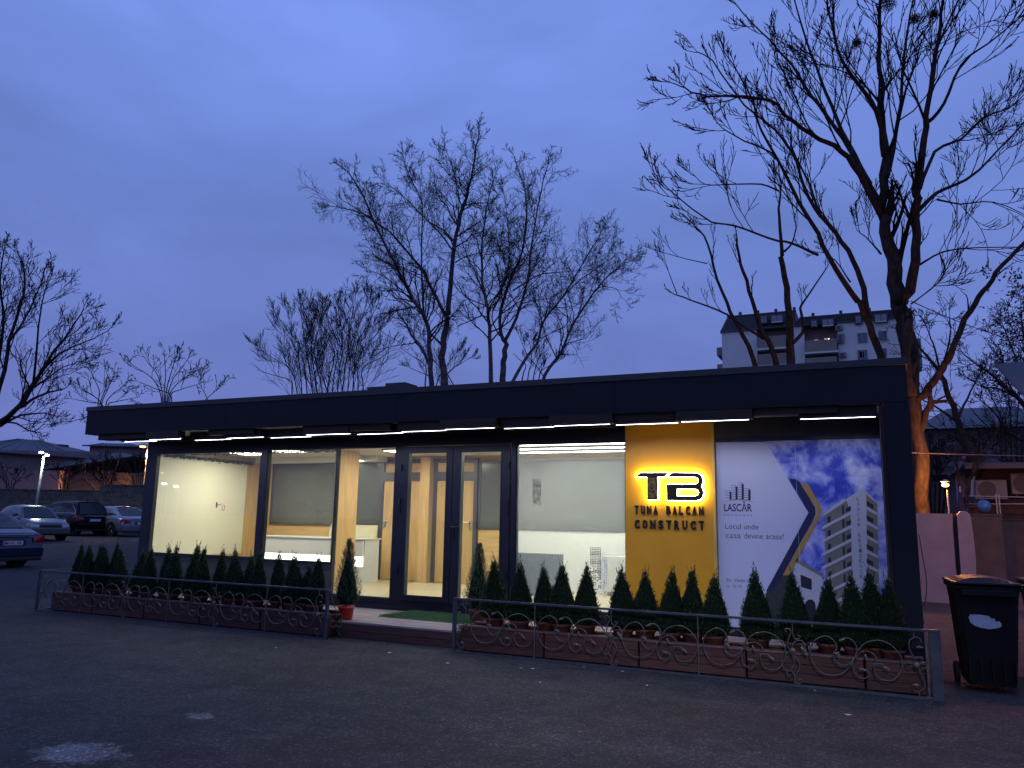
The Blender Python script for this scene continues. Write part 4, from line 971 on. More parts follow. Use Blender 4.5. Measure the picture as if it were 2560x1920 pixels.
aircon(2526, 1183, .80, .60, 'white air conditioner at the right edge of the picture')
t = empty('terrace_railing', hx(2410, 1240, Yh-1.2), 'thin grey pipe railing before the brick house', 'railing')
ya = Yh-1.2
for (pa, pb_) in (((2405, 1240), (2600, 1244)), ((2405, 1260), (2600, 1260))):
    u, v = HY(*pa, ya), HY(*pb_, ya); MB().tube([u, v], .018, .018, 6).build('rail', M['pole'], t)
for px in (2412, 2490, 2497): u = HY(px, 1236, ya); MB().tube([u, (u.x, u.y, 1.45)], .02, .02, 6).build('post', M['pole'], t)
c = HY(2430, 1285, Yh-1.6); c2 = HY(2503, 1285, Yh-1.6)
t = empty('garden_wall', (c.x, c.y, 0), 'low grey garden wall carrying the blue ball', 'wall')
MB().bev(c.x-.6, c2.x, Yh-1.7, Yh-1.4, 0, c.z-.05, .01).build('wall_body', M['concrete'], t); MB().bev(c.x-.62, c2.x+.02, Yh-1.72, Yh-1.38, c.z-.049, c.z+.01, .008).build('coping', M['concrete'], t)
b_ = HY(2462, 1284, Yh-1.55); r_ = .19
t = empty('beach_ball', (b_.x, b_.y, b_.z), 'blue ball with a dull yellow-green side on the garden wall', 'ball')
def gore(a0, a1):
    g_ = MB(); n = 8
    for k in range(n+1):
        for j in range(5):
            a = a0+(a1-a0)*j/4; th = PI*k/n; g_.v.append((r_*math.sin(th)*math.cos(a), r_*math.sin(th)*math.sin(a), r_+r_*math.cos(th)))
    for k in range(n):
        for j in range(4): g_.f.append((k*5+j, (k+1)*5+j, (k+1)*5+j+1, k*5+j+1))
    return g_
for i in range(6): link('ball_gore', gore(i*PI/3+.3, (i+1)*PI/3+.3).mesh('ball_gore', True), M[('blue', 'greenpaint', 'vine')[i % 3] if i != 4 else 'blue'], t, (0, 0, 0))
def pot(px, py, r, h, lab, m_='terra', dd=Yh-1.55, z=None):
    c = HY(px, py, dd); zz = c.z if z is None else z
    t = empty('flower_pot', (c.x, c.y, zz), lab, 'flower pot')
    link('pot', MB().lathe([(r*.6, 0), (r*.8, .1*h), (r, h*.85), (r*1.08, h*.86), (r*1.08, h), (r*.9, h), (r*.85, h*.9), (0, h*.9)], k=16).mesh('pot', True), M[m_], t, (0, 0, 0))
    g_ = MB(); q = random.Random(int(px))
    for i in range(60): leafq(g_, Vector((q.gauss(0, r*.5), q.gauss(0, r*.5), h+abs(q.gauss(0, r*.5)))), .035, q)
    link('leaves', g_.mesh('leaves'), M['dryleaf'], t, (0, 0, 0))
pot(2438, 1284, .12, .2, 'small terracotta pot left of the blue ball', 'terra')
t2 = HZ(2470, 1392, 0)
pot(2459, 1392, .17, .32, 'small pale planter pot at the foot of the garden wall', 'terra', t2.y-.2, 0)
pot(2490, 1396, .2, .42, 'round brown pot beside the green tap stand', 'terra', t2.y-.2, 0)
c = HZ(2520, 1395, 0)
t = empty('green_stand', (c.x, c.y, 0), 'dark green metal stand beside the flower pots', 'stand')
MB().tube([(c.x, c.y, 0), (c.x, c.y, .55), (c.x+.12, c.y, .6), (c.x+.5, c.y, .58)], .03, .03, 6).build('pipe', M['greenpaint'], t); MB().tube([(c.x-.15, c.y, .5), (c.x+.15, c.y, .62)], .03, .03, 6).build('arm', M['greenpaint'], t)
tag(MB().bev(c.x-.3, c.x+3, c.y+.3, c.y+.8, .0, .42, .01).build('raised_bed', M['concrete']), 'long low concrete bed behind the green stand', 'bed')
c = P(2405, 1290, 21)
t = empty('folded_parasol', (c.x, c.y, 0), 'folded dark blue parasol standing behind the rendered wall', 'parasol')
zt = P(2400, 1230, 21).z
MB().tube([(c.x, c.y, 0), (c.x, c.y, zt+.15)], .025, .02, 6).build('pole', M['pole'], t)
MB().lathe([(.05, 1.0), (.17, 1.1), (.13, 1.5), (.12, 1.8), (.04, zt)], (c.x, c.y, 0), 9).build('cloth', M['navycloth'], t)
c = P(2367, 1205, 30)
t = empty('pillar', P(2395, 1240, 27), 'pale square pillar of a distant building behind the young tree', 'pillar')
u, v = P(2387, 1150, 27), P(2415, 1240, 27); MB().bev(u.x, v.x, u.y, u.y+.4, 0, u.z, .02).build('shaft', M['render'], t); MB().bev(u.x-.06, v.x+.06, u.y-.06, u.y+.46, u.z+.002, u.z+.12, .02).build('capital', M['render'], t)
u, v = P(2270, 1235, 34), P(2620, 1235, 34)
t = empty('far_shed', u, 'long dark shed behind the trees on the right', 'building')
MB().box(u.x-1, u.x+22, u.y, u.y+4, .2, P(2400, 1190, 34).z).build('wall', M['darkwall'], t); MB().box(u.x-1.3, u.x+22.3, u.y-.3, u.y+4.3, P(2400, 1190, 34).z, P(2400, 1180, 34).z).build('roof', M['tin'], t)
u = P(2300, 1120, 42)
t = empty('far_house', u, 'pale far house half hidden by branches on the right', 'building')
zt = P(2400, 1075, 42).z
MB().box(u.x, u.x+6.5, u.y, u.y+5, .2, zt).build('wall', M['darkwall'], t)
g = MB(); g.v = [(u.x-.3, u.y-.3, zt), (u.x+6.8, u.y-.3, zt), (u.x+6.8, u.y+5.3, zt), (u.x-.3, u.y+5.3, zt), (u.x+1.6, u.y+2.5, zt+1.4), (u.x+4.9, u.y+2.5, zt+1.4)]; g.f = [(0, 1, 5, 4), (1, 2, 5), (2, 3, 4, 5), (3, 0, 4), (3, 2, 1, 0)]; g.build('roof', M['tin'], t)
for k in range(3): MB().box(u.x+.8+2*k, u.x+1.7+2*k, u.y-.03, u.y+.02, zt-2, zt-.7).build('window', M['dwin'], t)
# dark canopy corner
u = [P(2488, 916, 19), P(2600, 905, 19), P(2600, 1015, 17), P(2548, 980, 18)]
t = MB(); t.v = [tuple(p_) for p_ in u]+[(p_.x, p_.y+.02, p_.z+.06) for p_ in u]; t.f = [(0, 1, 2, 3), (7, 6, 5, 4), (0, 4, 5, 1), (1, 5, 6, 2), (2, 6, 7, 3), (3, 7, 4, 0)]
tag(t.build('tin_canopy', M['tin']), 'dark grey canopy corner jutting in at the right edge', 'canopy')

# ------------------------------------------------------------------ street lamps
def plight(par, loc, col, e, r=.08):
    d = bpy.data.lights.new('lamp_light', 'SPOT'); d.spot_size = math.radians(166); d.spot_blend = .35; d.energy = e; d.color = col; d.shadow_soft_size = r
    o = bpy.data.objects.new('lamp_light', d); C.objects.link(o); o.parent = par; o.location = loc; return o
def street_lamp(base, h, arm, col, e, m_, lab, heads=1, rz=0, hr=.11, tilt=0):
    t = empty('street_lamp', base, lab, 'street lamp', None, rz)
    def pb(nm, g_, m2): return link(nm, g_.mesh(nm, True), M[m2], t, (0, 0, 0))
    pb('post', MB().tube([(0, 0, 0), (0, 0, h*.5), (tilt, 0, h)], .07, .045, 8), 'pole')
    hs = [(arm, 0)] if heads == 1 else [(arm, 0), (-arm, .12)]
    for ax, dz in hs:
        pb('arm', MB().tube([(tilt, 0, h-.05), (tilt+ax*.5, 0, h+.08+dz*.5), (tilt+ax, 0, h+.1+dz)], .03, .025, 6), 'pole')
        hd = pb('lamp_head', MB().ball((tilt+ax, 0, h+.13+dz), hr*1.3, 10, 6, (1.5, .8, .5)), 'pole')
        link('lens', MB().ball((tilt+ax, 0, h+.06+dz), hr, 10, 6, (1.4, .8, .55)).mesh('lens', True), M[m_], hd, (0, 0, 0))
        plight(t, (tilt+ax, -.05, h-.12+dz), col, e/len(hs))
b = P(82, 1340, 37); 
street_lamp((b.x, b.y, gh(b.x, b.y)), 3.75, .16, (.88, 1, .88), 180, 'lampw', 'twin white street lamp on a leaning post behind the parked cars', 2, .4, .075, .08)
b = P(352, 1300, 50)
street_lamp((b.x, b.y, gh(b.x, b.y)), P(355, 1115, 50).z-.28, -.35, (1, .40, .10), 2600, 'lampo', 'orange sodium street lamp beside the left corner of the showroom', 1, .3, .17)
b = P(252, 1300, 66)
street_lamp((b.x, b.y, .28), P(252, 1140, 66).z-.28, .3, (1, .75, .2), 60, 'lampy', 'small dim yellow street lamp between the bare shrubs', 1, .3, .16)
b = P(2374, 1300, 16.5); zl = P(2367, 1212, 16.5).z
t = empty('bulkhead_lamp', (b.x, b.y, 0), 'low bare orange lamp glowing behind the rendered wall', 'lamp')
link('post', MB().tube([(0, 0, 0), (0, 0, zl-.10)], .018, .015, 6).mesh('post'), M['pole'], t, (0, 0, 0)); link('lens', MB().ball((-.03, 0, zl), .05, 10, 6, (1.4, 1, .8)).mesh('lens', True), M['lampo'], t, (0, 0, 0)); link('lamp_cap', MB().lathe([(.03, 0), (.085, .01), (.02, .06)], (-.03, 0, zl+.06), 10).mesh('lamp_cap'), M['pole'], t, (0, 0, 0))
d = bpy.data.lights.new('bulb_light', 'POINT'); d.energy = 220; d.color = (1, .34, .07); d.shadow_soft_size = .05; o = bpy.data.objects.new('bulb_light', d); C.objects.link(o); o.parent = t; o.location = (-.13, .0, zl+.02)
street_lamp((7.0, 15.0, 0), 6.6, -.7, (1, .32, .12), 1350, 'lampo', 'tall orange sodium lamp just beyond the right picture edge', 1, 0, .12)
# floodlight on a pole behind the viewer: its pool lies on the asphalt in the middle of the picture
t = empty('flood_lamp', (1.6, -5.5, 0), 'white flood lamp on a pole behind the viewer', 'street lamp')
link('post', MB().tube([(0, 0, 0), (0, 0, 6.0)], .06, .05, 8).mesh('post'), M['pole'], t, (0, 0, 0)); link('lamp_head', MB().bev(-.2, .2, 0, .12, 5.9, 6.15, .02).mesh('lamp_head'), M['pole'], t, (0, 0, 0))
d = bpy.data.lights.new('flood_light', 'SPOT'); d.energy = 2700; d.color = (.93, .96, 1); d.spot_size = math.radians(33); d.spot_blend = 1; d.shadow_soft_size = .12
o = bpy.data.objects.new('flood_light', d); C.objects.link(o); o.parent = t; o.location = (0, .16, 6.0); o.rotation_euler = (Vector((0, 0, 6.0))-Vector((-2.6, 9.6, 0))).to_track_quat('Z', 'Y').to_euler()
# lamps of the street behind the photographer, mirrored in the left pane
for (px, py, dy, m_, lab) in ((412, 1207, -22, 'lampw', 'white street lamp behind the viewer, mirrored bright in the left pane'), (441, 1214, -27, 'lampw', 'white street lamp behind the viewer, mirrored smaller in the left pane'), (406, 1181, -40, 'lampo', 'orange street lamp far behind the viewer, mirrored in the left pane')):
    r = ray(px, py); p0 = CAMP+r*(G/r.y); tt = (G-dy)/r.y; q_ = Vector((p0.x+r.x*tt, dy, p0.z+r.z*tt))
    street_lamp((q_.x+.3, q_.y, 0), q_.z-.1, -.3, (.9, .95, 1) if m_ == 'lampw' else (1, .5, .2), 60, m_, lab, 1, 0, .16)

# ------------------------------------------------------------------ boundary wall of blocks
d1 = 44
wa, wb = P(-60, 1300, d1), P(400, 1300, d1)
t = empty('boundary_wall', (wa.x, wa.y, gh(wa.x, wa.y)), 'long stained boundary wall of rough blocks above grey render behind the cars', 'wall')
dv = (wb-wa); dv.z = 0; Lw = dv.length; dv.normalize(); nv = Vector((dv.y, -dv.x, 0))
rz_ = math.atan2(dv.y, dv.x); t.rotation_euler = (0, 0, rz_)
zt1 = P(100, 1224, d1).z-.28; zt2 = P(300, 1211, d1-1).z-.28; sx_ = Lw*(242+60)/460
def wl(nm, g_, m_): return link(nm, g_.mesh(nm), M[m_], t, (0, 0, 0))
wl('lower_wall', MB().box(0, Lw+4, 0, .28, -.3, 1.55), 'mortar')
wl('core', MB().box(0, sx_, .03, .25, 1.551, zt1-.03), 'mortar'); wl('core', MB().box(sx_+.01, Lw+4, -.02, .25, 1.551, zt2-.03), 'mortar')
q = random.Random(2); z = 1.56; g = MB()
while z < zt2-.09:
    hh = q.uniform(.10, .17); x = -q.uniform(0, .3)
    while x < Lw+3:
        w = q.uniform(.18, .5); top = zt1 if x < sx_ else zt2; o_ = (.03 if x < sx_ else -.02)-q.uniform(.01, .05)
        if z+hh < top+.03 and x > 0 and q.random() > .04: g.bev(x+.01, x+w-.012, o_, o_+.06, z+.008, z+hh-.012, .012)
        x += w
    z += hh
tag(wl('wall_blocks', g, 'blk'), kind='stuff')
wl('coping', MB().bev(-.1, sx_, -.05, .33, zt1-.03, zt1+.03, .01), 'blk'); wl('coping', MB().bev(sx_, Lw+4, -.1, .33, zt2-.03, zt2+.04, .01), 'blk')

# ------------------------------------------------------------------ houses behind the wall
def house(pts_eave, ridge, d, depth, lab, wallm, chim=None, wins=(), zb=.2):
    a, b_ = P(*pts_eave[0], d), P(*pts_eave[1], d); r1, r2_ = P(*ridge[0], d+depth/2), P(*ridge[1], d+depth/2)
    dv = (b_-a); dv.z = 0; dv.normalize(); n_ = Vector((-dv.y, dv.x, 0)); 
    t = empty('far_house', (a.x, a.y, zb), lab, 'house')
    zE = (a.z+b_.z)/2; e0 = a+dv*0; 
    c = [Vector((a.x, a.y, a.z)), Vector((b_.x, b_.y, b_.z)), Vector((b_.x, b_.y, b_.z))+n_*depth, Vector((a.x, a.y, a.z))+n_*depth]
    g_ = MB(); g_.v = [(p_.x, p_.y, z_) for z_ in (zb, None) for p_ in c for z_ in [z_ if z_ is not None else p_.z-.02]]
    g_.f = [(0, 1, 5, 4), (1, 2, 6, 5), (2, 3, 7, 6), (3, 0, 4, 7)]; g_.build('wall', M[wallm], t)
    o_ = .5; c2 = [c[0]-dv*o_-n_*o_, c[1]+dv*o_-n_*o_, c[2]+dv*o_+n_*o_, c[3]-dv*o_+n_*o_]
    ra_, rb_ = Vector((r1.x, r1.y, r1.z)), Vector((r2_.x, r2_.y, r2_.z))
    g_ = MB(); g_.v = [tuple(p_) for p_ in c2]+[tuple(ra_), tuple(rb_)]; g_.f = [(0, 1, 5, 4), (1, 2, 5), (2, 3, 4, 5), (3, 0, 4), (3, 2, 1, 0)]; rf = g_.build('roof', M['rooft'], t)
    g_ = MB(); g_.tube([c2[0], c2[1]], .08, .08, 6).build('gutter', M['tin'], t)
    for k in range(1, 9):   # standing seams
        u = k/9; pA = c2[0].lerp(c2[1], u); pB = ra_.lerp(rb_, u); g3 = MB(); g3.tube([pA+Vector((0, 0, .03)), pB+Vector((0, 0, .03))], .03, .03, 4).build('roof_seam', M['tin'], rf)
    if chim:
        p0, p1 = P(*chim[0], d+depth/2), P(*chim[1], d+depth/2); MB().box(p0.x, p1.x, p0.y-.4, p0.y+.4, p1.z, p0.z).build('chimney', M['brickw'], rf)
    for (w0, w1) in wins:
        p0, p1 = P(*w0, d-.1), P(*w1, d-.1)
        g3 = MB(); g3.v = [tuple(p0), (p1.x, p1.y, p0.z), tuple(p1), (p0.x, p0.y, p1.z)]; g3.f = [(3, 2, 1, 0)]
        fr = MB(); fr.tube([p0, (p1.x, p1.y, p0.z), p1, (p0.x, p0.y, p1.z), p0], .06, .06, 4); f_ = fr.build('window_frame', M['tin'], t); g3.build('pane', M['dwin'], f_)
    return t
house([(-120, 1122), (235, 1148)], [(40, 1097), (100, 1101)], 58, 12, 'wide low house with a grey hipped roof and square chimney at the left', 'purplewall', ((146, 1112), (172, 1130)), (((22, 1165), (44, 1185)), ((118, 1160), (140, 1180))))
house([(120, 1178), (330, 1142)], [(215, 1142), (300, 1132)], 55, 8, 'dark red-brown shed with a slanting roof edge behind the bare shrubs', 'darkwall', None, (((255, 1175), (280, 1200)),))
house([(225, 1115), (345, 1118)], [(250, 1108), (330, 1109)], 80, 10, 'far flat-roofed pale building behind the sodium lamp', 'purplewall')
b = P(-80, 1180, 50); 
t = MB(); a_, b_ = P(-80, 1178, 51), P(150, 1176, 51); dvx = (b_-a_).normalized(); 
t.v = [(a_.x, a_.y, .2), (b_.x, b_.y, .2), tuple(b_), tuple(a_), (a_.x, a_.y+.3, .2), (b_.x, b_.y+.3, .2), (b_.x, b_.y+.3, b_.z), (a_.x, a_.y+.3, a_.z)]; t.f = [(0, 1, 2, 3), (5, 4, 7, 6), (3, 2, 6, 7), (1, 5, 6, 2), (4, 0, 3, 7)]
tag(t.build('garden_wall', M['purplewall']), 'mauve-grey rendered garden wall before the hipped roof house', 'wall')
t = empty('far_block', P(930, 965, 170), 'hazy blue apartment block just visible over the roof between trees', 'building')
u, v = P(918, 968, 170), P(1045, 1100, 170); MB().box(u.x, v.x, u.y, u.y+15, 0, u.z).build('wall', M['darkwall'], t); MB().box(u.x+4, u.x+9, u.y+1, u.y+6, u.z, u.z+.8).build('stair_head', M['darkwall'], t)
for k in range(4):
    for j in range(3): MB().box(u.x+1+2.4*k, u.x+2+2.4*k, u.y-.05, u.y+.02, u.z-2-2.8*j, u.z-.9-2.8*j).build('window', M['dwin'], t)

# ------------------------------------------------------------------ apartment block (right background)
YA = 112; ap = mapper(1790, 750, .22604)
A = empty('apartment_block', (HY(1805, 900, YA).x, YA, 0), 'white apartment block with dark mansard roof and beige balconies behind the big tree', 'building')
def AX(x, y, Y=YA): v = HY(*ap(x, y), Y); return v.x, v.z
def arect(nm, a, b, m_, y0=0., y1=.3, par=None):
    xa, za = AX(*a); xb, zb = AX(*b); return MB().box(xa, xb, YA-y1, YA-y0, zb, za).build(nm, M[m_], par or A)
xl, ze = AX(62, 360); xr, _ = AX(2180, 300)
x1_, x2_ = AX(450, 400)[0], AX(780, 400)[0]; x3_, x4_ = AX(975, 400)[0], AX(1345, 400)[0]
for (a_, b_) in ((xl, x1_), (x2_, x3_), (x4_, xr)): MB().box(a_, b_, YA, YA+12, 0, ze-.02).build('wall', M['aptw'], A)
for (a_, b_) in ((x1_, x2_), (x3_, x4_)): MB().box(a_+.01, b_-.01, YA+1.4, YA+11.9, 0, ze-.03).build('recess_wall', M['purplewall'], A)
for i, (ul, ur, t1) in enumerate((((xl), x2_+1.2, AX(120, 143)[1]), (x2_+1.2, xr, AX(900, 165)[1]))):
    g = MB(); s = 2.6 if i == 0 else 2.2
    g.v = [(ul-.2, YA-.35, ze), (ur, YA-.35, ze), (ur, YA+12, ze), (ul-.2, YA+12, ze), (ul+.5, YA+s, t1), (ur, YA+s, t1), (ur, YA+10, t1), (ul+.5, YA+10, t1)]
    g.f = [(0, 1, 5, 4), (1, 2, 6, 5), (2, 3, 7, 6), (3, 0, 4, 7), (4, 5, 6, 7), (3, 2, 1, 0)]; rf = g.build('mansard_roof', M['mans'], A)
    n = 9
    for k in range(1, n):       # courses of slates
        u = k/n; zz = ze+(t1-ze)*u; yy = YA-.35+(s+.35)*u; MB().box(ul-.15+.5*u, ur-.02, yy-.10, yy+.1, zz, zz+.06).build('slate_course', M['mans'], rf)
    MB().box(ul+.4, ur, YA+s-.15, YA+s+.2, t1+.002, t1+.18).build('ridge_cap', M['mans'], rf)
    for k in range(4): xx = ul+2+(ur-ul)*k/4; MB().box(xx, xx+.4, YA+s+.5, YA+s+.9, t1, t1+.8).build('vent_pipe', M['mans'], rf)
for (a, b, sill) in (((505, 192), (562, 258), 0), ((618, 185), (738, 245), 1), ((1060, 240), (1115, 296), 0), ((1180, 228), (1300, 285), 1), ((1548, 190), (1600, 262), 0), ((1758, 175), (1888, 238), 1)):
    xa, za = AX(*a); xb, zb = AX(*b)
    dm = MB().box(xa-.15, xb+.15, YA-.45, YA+2.0, zb-.1, za+.15).build('dormer', M['mans'], A)
    MB().box(xa, xb, YA-.50, YA-.455, zb, za).build('pane', M['curtain'], dm)
    MB().box((xa+xb)/2-.04, (xa+xb)/2+.04, YA-.53, YA-.505, zb, za).build('glazing_bar', M['mans'], dm)
    if sill: MB().box(xa, xb, YA-.62, YA-.51, zb-.12, zb).build('sill', M['aptw'], dm)
def awin(a, b, m_, rec=0., bars=1):
    xa, za = AX(*a); xb, zb = AX(*b); Y_ = YA+rec
    f = MB(); f.box(xa-.08, xb+.08, Y_-.08, Y_-.01, zb-.08, zb).box(xa-.08, xb+.08, Y_-.08, Y_-.01, za, za+.08).box(xa-.08, xa, Y_-.08, Y_-.01, zb, za).box(xb, xb+.08, Y_-.08, Y_-.01, zb, za)
    for k in range(bars): xm = xa+(xb-xa)*(k+1)/(bars+1); f.box(xm-.03, xm+.03, Y_-.06, Y_-.03, zb, za)
    w = f.build('window', M['curtain'], A); MB().box(xa, xb, Y_-.04, Y_-.02, zb, za).build('pane', M[m_], w)
for dy in (0, 190, 380, 570):
    awin((1568, 372+dy), (1672, 466+dy), 'dwin'); awin((1800, 355+dy), (1885, 445+dy), 'dwin')
    if dy: awin((1585, 572+dy-190), (1640, 640+dy-190), 'dwin', 0, 0)
awin((1078, 418), (1125, 470), 'litwin', 1.4, 0); awin((1192, 402), (1228, 462), 'litwin', 1.4, 0); awin((1228, 402), (1252, 462), 'litwin2', 1.4, 0); awin((1255, 402), (1300, 462), 'curtain', 1.4, 0)
awin((1080, 612), (1132, 664), 'trimblk', 1.4, 0); awin((1200, 600), (1315, 664), 'dwin', 1.4, 1); awin((520, 578), (575, 640), 'trimblk', 1.4, 0); awin((690, 565), (760, 680), 'dwin', 1.4, 1); awin((640, 375), (750, 430), 'dwin', 1.4, 1)
for k in range(3):
    for (a, b) in ((462, 785), (985, 1345)):
        xa, za = AX(a, 428+190*k+(40 if a > 900 else 0)); xb, zb = AX(b, 530+190*k+(40 if a > 900 else 0))
        MB().bev(xa, xb, YA-.9, YA+1.35, zb, za, .03).build('balcony', M['balc'], A)
        MB().box(xa-.1, xb+.1, YA-1.0, YA+1.35, zb-.25, zb-.01).build('balcony_slab', M['aptw'], A)
for (x, y) in ((1320, 292), (1340, 385), (1340, 430), (1360, 590)):
    xa, za = AX(x, y); c_ = MB().bev(xa, xa+.9, YA-.5, YA-.12, za-.65, za, .03).build('outdoor_unit', M['acw'], A); MB().lathe([(.24, 0), (.24, -.02), (.001, -.02)], (xa+.38, YA-.505, za-.33), 14, 'y').build('fan_grille', M['acd'], c_)
xa, _ = AX(28, 480)
for k in range(3):
    z_ = AX(40, 490+190*k)[1]; MB().box(xl-1.1, xl-.02, YA+2, YA+6, z_-1.2, z_).build('side_balcony', M['balc'], A)
    z2_ = AX(2200, 390+110*k)[1]; MB().box(xr+.02, xr+.9, YA+2, YA+6, z2_-1.2, z2_).build('side_balcony', M['balc'], A)

# ------------------------------------------------------------------ cars
def car(pos, rz, L, Wd, Hh, style, paint, lab, plate=None, roughroof=False):
    t = empty('parked_car', pos, lab, 'car', None, rz)
    def pb(nm, g_, m_, par=None, sm=False):
        return link(nm, g_.mesh(nm, sm), m_ if not isinstance(m_, str) else M[m_], par or t, (0, 0, 0))
    hw = Wd/2; h = L/2
    if style == 'sedan':
        deck = [(-h, .62, .90), (-h+.10, .86, .97), (-h+.5, .98, 1.0), (-h+1.1, 1.0, 1.0), (0, .97, 1), (h-1.5, .94, 1), (h-.9, .86, .99), (h-.35, .76, .95), (h-.08, .66, .86), (h, .52, .8)]
        green = [(-h+.55, -h+1.35), (h-1.35, h-2.15)]
    elif style == 'suv':
        deck = [(-h, .75, .92), (-h+.08, .98, .98), (-h+.4, 1.08, 1.0), (0, 1.06, 1), (h-1.4, 1.03, 1), (h-.5, .95, .97), (h-.08, .80, .88), (h, .6, .82)]
        green = [(-h+.12, -h+.62), (h-1.25, h-2.05)]
    else:
        deck = [(-h, .65, .9), (-h+.08, .92, .97), (-h+.4, .95, 1.0), (0, .93, 1), (h-1.2, .91, 1), (h-.6, .83, .98), (h-.1, .68, .88), (h, .5, .8)]
        green = [(-h+.15, -h+.7), (h-1.05, h-1.75)]
    n = len(deck); g_ = MB(); zb = .22 if style != 'suv' else .28
    fine = []
    for i in range(n-1):
        for k in range(3):
            u = k/3; fine.append(tuple(a+(b-a)*u for a, b in zip(deck[i], deck[i+1])))
    fine.append(deck[-1])
    K = 14
    for (x, z, w) in fine:
        w_ = w*hw; zl = zb+(.10 if abs(x) > h-.15 else 0)
        half = [(w_*.90, zl), (w_*.985, zl+.10), (w_, zl+(z-zl)*.5), (w_*.985, zl+(z-zl)*.8), (w_*.93, z-.03), (w_*.84, z), (w_*.4, z+.012)]
        g_.v += [(x, y, zz) for y, zz in half]+[(x, -y, zz) for y, zz in reversed(half)]
    m_ = len(fine)
    for i in range(m_-1):
        for j in range(K): a = i*K+j; b = i*K+(j+1) % K; g_.f.append((a, b, b+K, a+K))
    g_.f.append(tuple(range(K-1, -1, -1))); g_.f.append(tuple((m_-1)*K+j for j in range(K)))
    body = pb('body', g_, paint, sm=True)
    def zdeck(x):
        for i in range(n-1):
            if deck[i][0] <= x <= deck[i+1][0]:
                u = (x-deck[i][0])/(deck[i+1][0]-deck[i][0]); return deck[i][1]+u*(deck[i+1][1]-deck[i][1])
        return deck[0][1]
    (rb, rt), (fb, ft) = green; wb = hw*.90; wt = hw*.68
    # cabin: base loop (belt) to roof loop
    cab = MB(); N_ = 10
    def roofz(u): return Hh-.05*((u-.45)*2)**2-(.03 if style == 'suv' else .02)
    for i in range(N_+1):
        u = i/N_; xb_ = rb+(fb-rb)*u; xt_ = rt+(ft-rt)*u; z0_ = zdeck(xb_)-.02; z1_ = roofz(u)
        ww = wt*(1-.10*abs(u-.5)*2)
        half = [(wb*(1-.05*abs(u-.5)*2), xb_, z0_), (ww+(wb-ww)*.25, xb_+(xt_-xb_)*.8, z0_+(z1_-z0_)*.8), (ww, xt_, z1_-.03), (ww*.85, xt_, z1_), (ww*.4, xt_, z1_+.02)]
        cab.v += [(x_, y_, z_) for y_, x_, z_ in half]+[(x_, -y_, z_) for y_, x_, z_ in reversed(half)]
    for i in range(N_):
        for j in range(9): a = i*10+j; cab.f.append((a, a+1, a+11, a+10))
    cab.f.append(tuple(range(9, -1, -1))); cab.f.append(tuple(N_*10+j for j in range(10)))
    pb('cabin', cab, paint, sm=False)
    # glass: side windows, rear and front screens
    def sidept(u, v, s): 
        xb_ = rb+(fb-rb)*u; xt_ = rt+(ft-rt)*u; z0_ = zdeck(xb_)-.02; z1_ = roofz(u)-.03; ww = wt*(1-.10*abs(u-.5)*2); wv = wb*(1-.05*abs(u-.5)*2)
        if v < .8: yy = wv+(ww+(wv-ww)*.25-wv)*(v/.8); 
        else: yy = ww+(wv-ww)*.25*(1-v)/.2
        return (xb_+(xt_-xb_)*v, s*(yy+.008), z0_+(z1_-z0_)*v)
    cuts = [(.07, .30), (.325, .60), (.625, .95)] if style != 'hatch' else [(.08, .36), (.39, .93)]
    for s in (-1, 1):
        for (u0, u1) in cuts:
            w_ = MB(); st = 5
            for k in range(st+1):
                u = u0+(u1-u0)*k/st
                lo = .10; hi = .86
                if u0 < .1: hi = .42+.44*min(1, k/2.2)
                if u1 > .92: hi = .86-.55*max(0, (k-2.5)/2.5)
                w_.v += [sidept(u, lo, s), sidept(u, (lo+hi)/2, s), sidept(u, hi, s)]
            for k in range(st):
                for j in range(2):
                    q_ = (k*3+j, k*3+3+j, k*3+4+j, k*3+1+j); w_.f.append(q_ if s < 0 else q_[::-1])
            pb('side_window', w_, 'carglass')
        tr = MB(); tr.tube([sidept(.05+.9*k/10, .06, s) for k in range(11)], .012, .012, 4); pb('window_trim', tr, 'chromecar')
        if style != 'hatch': tr = MB(); tr.tube([sidept(.05, .08, s)]+[sidept(.05+.03*k, .3+.15*k, s) for k in range(4)]+[sidept(.2+.7*k/8, .92, s) for k in range(9)], .010, .010, 4); pb('window_trim', tr, 'chromecar')
    def screen(u, sgn, nm):
        xb_ = rb if u == 0 else fb; xt_ = rt if u == 0 else ft; z0_ = zdeck(xb_)-.02; z1_ = roofz(u)
        ww = wt*.9; wv = wb*.95; w_ = MB(); o_ = -.012 if u == 0 else .012
        def pt(y, v): return (xb_+(xt_-xb_)*v+o_, y*(wv+(ww-wv)*v), z0_+(z1_-z0_)*v+.008)
        for v in (.10, .5, .90):
            for y in (-.86, -.4, 0, .4, .86): w_.v.append(pt(y, v))
        for r_2 in range(2):
            for c in range(4): a = r_2*5+c; q_ = (a, a+1, a+6, a+5); w_.f.append(q_[::-1] if u == 0 else q_)
        pb(nm, w_, 'carglass')
    screen(0, -1, 'rear_window'); screen(1, 1, 'windscreen')
    # wheels
    wr = .33 if style != 'suv' else .37
    ty = MB().lathe([(wr*.66, -.10), (wr*.95, -.11), (wr, -.07), (wr, .07), (wr*.95, .11), (wr*.66, .10)], (0, 0, 0), 24, 'y').mesh('tyre', True); ty.materials.append(M['tyre'])
    rm = MB().lathe([(wr*.62, -.02), (wr*.66, .105), (wr*.60, .11), (wr*.56, .06), (.001, .05)], (0, 0, 0), 24, 'y')
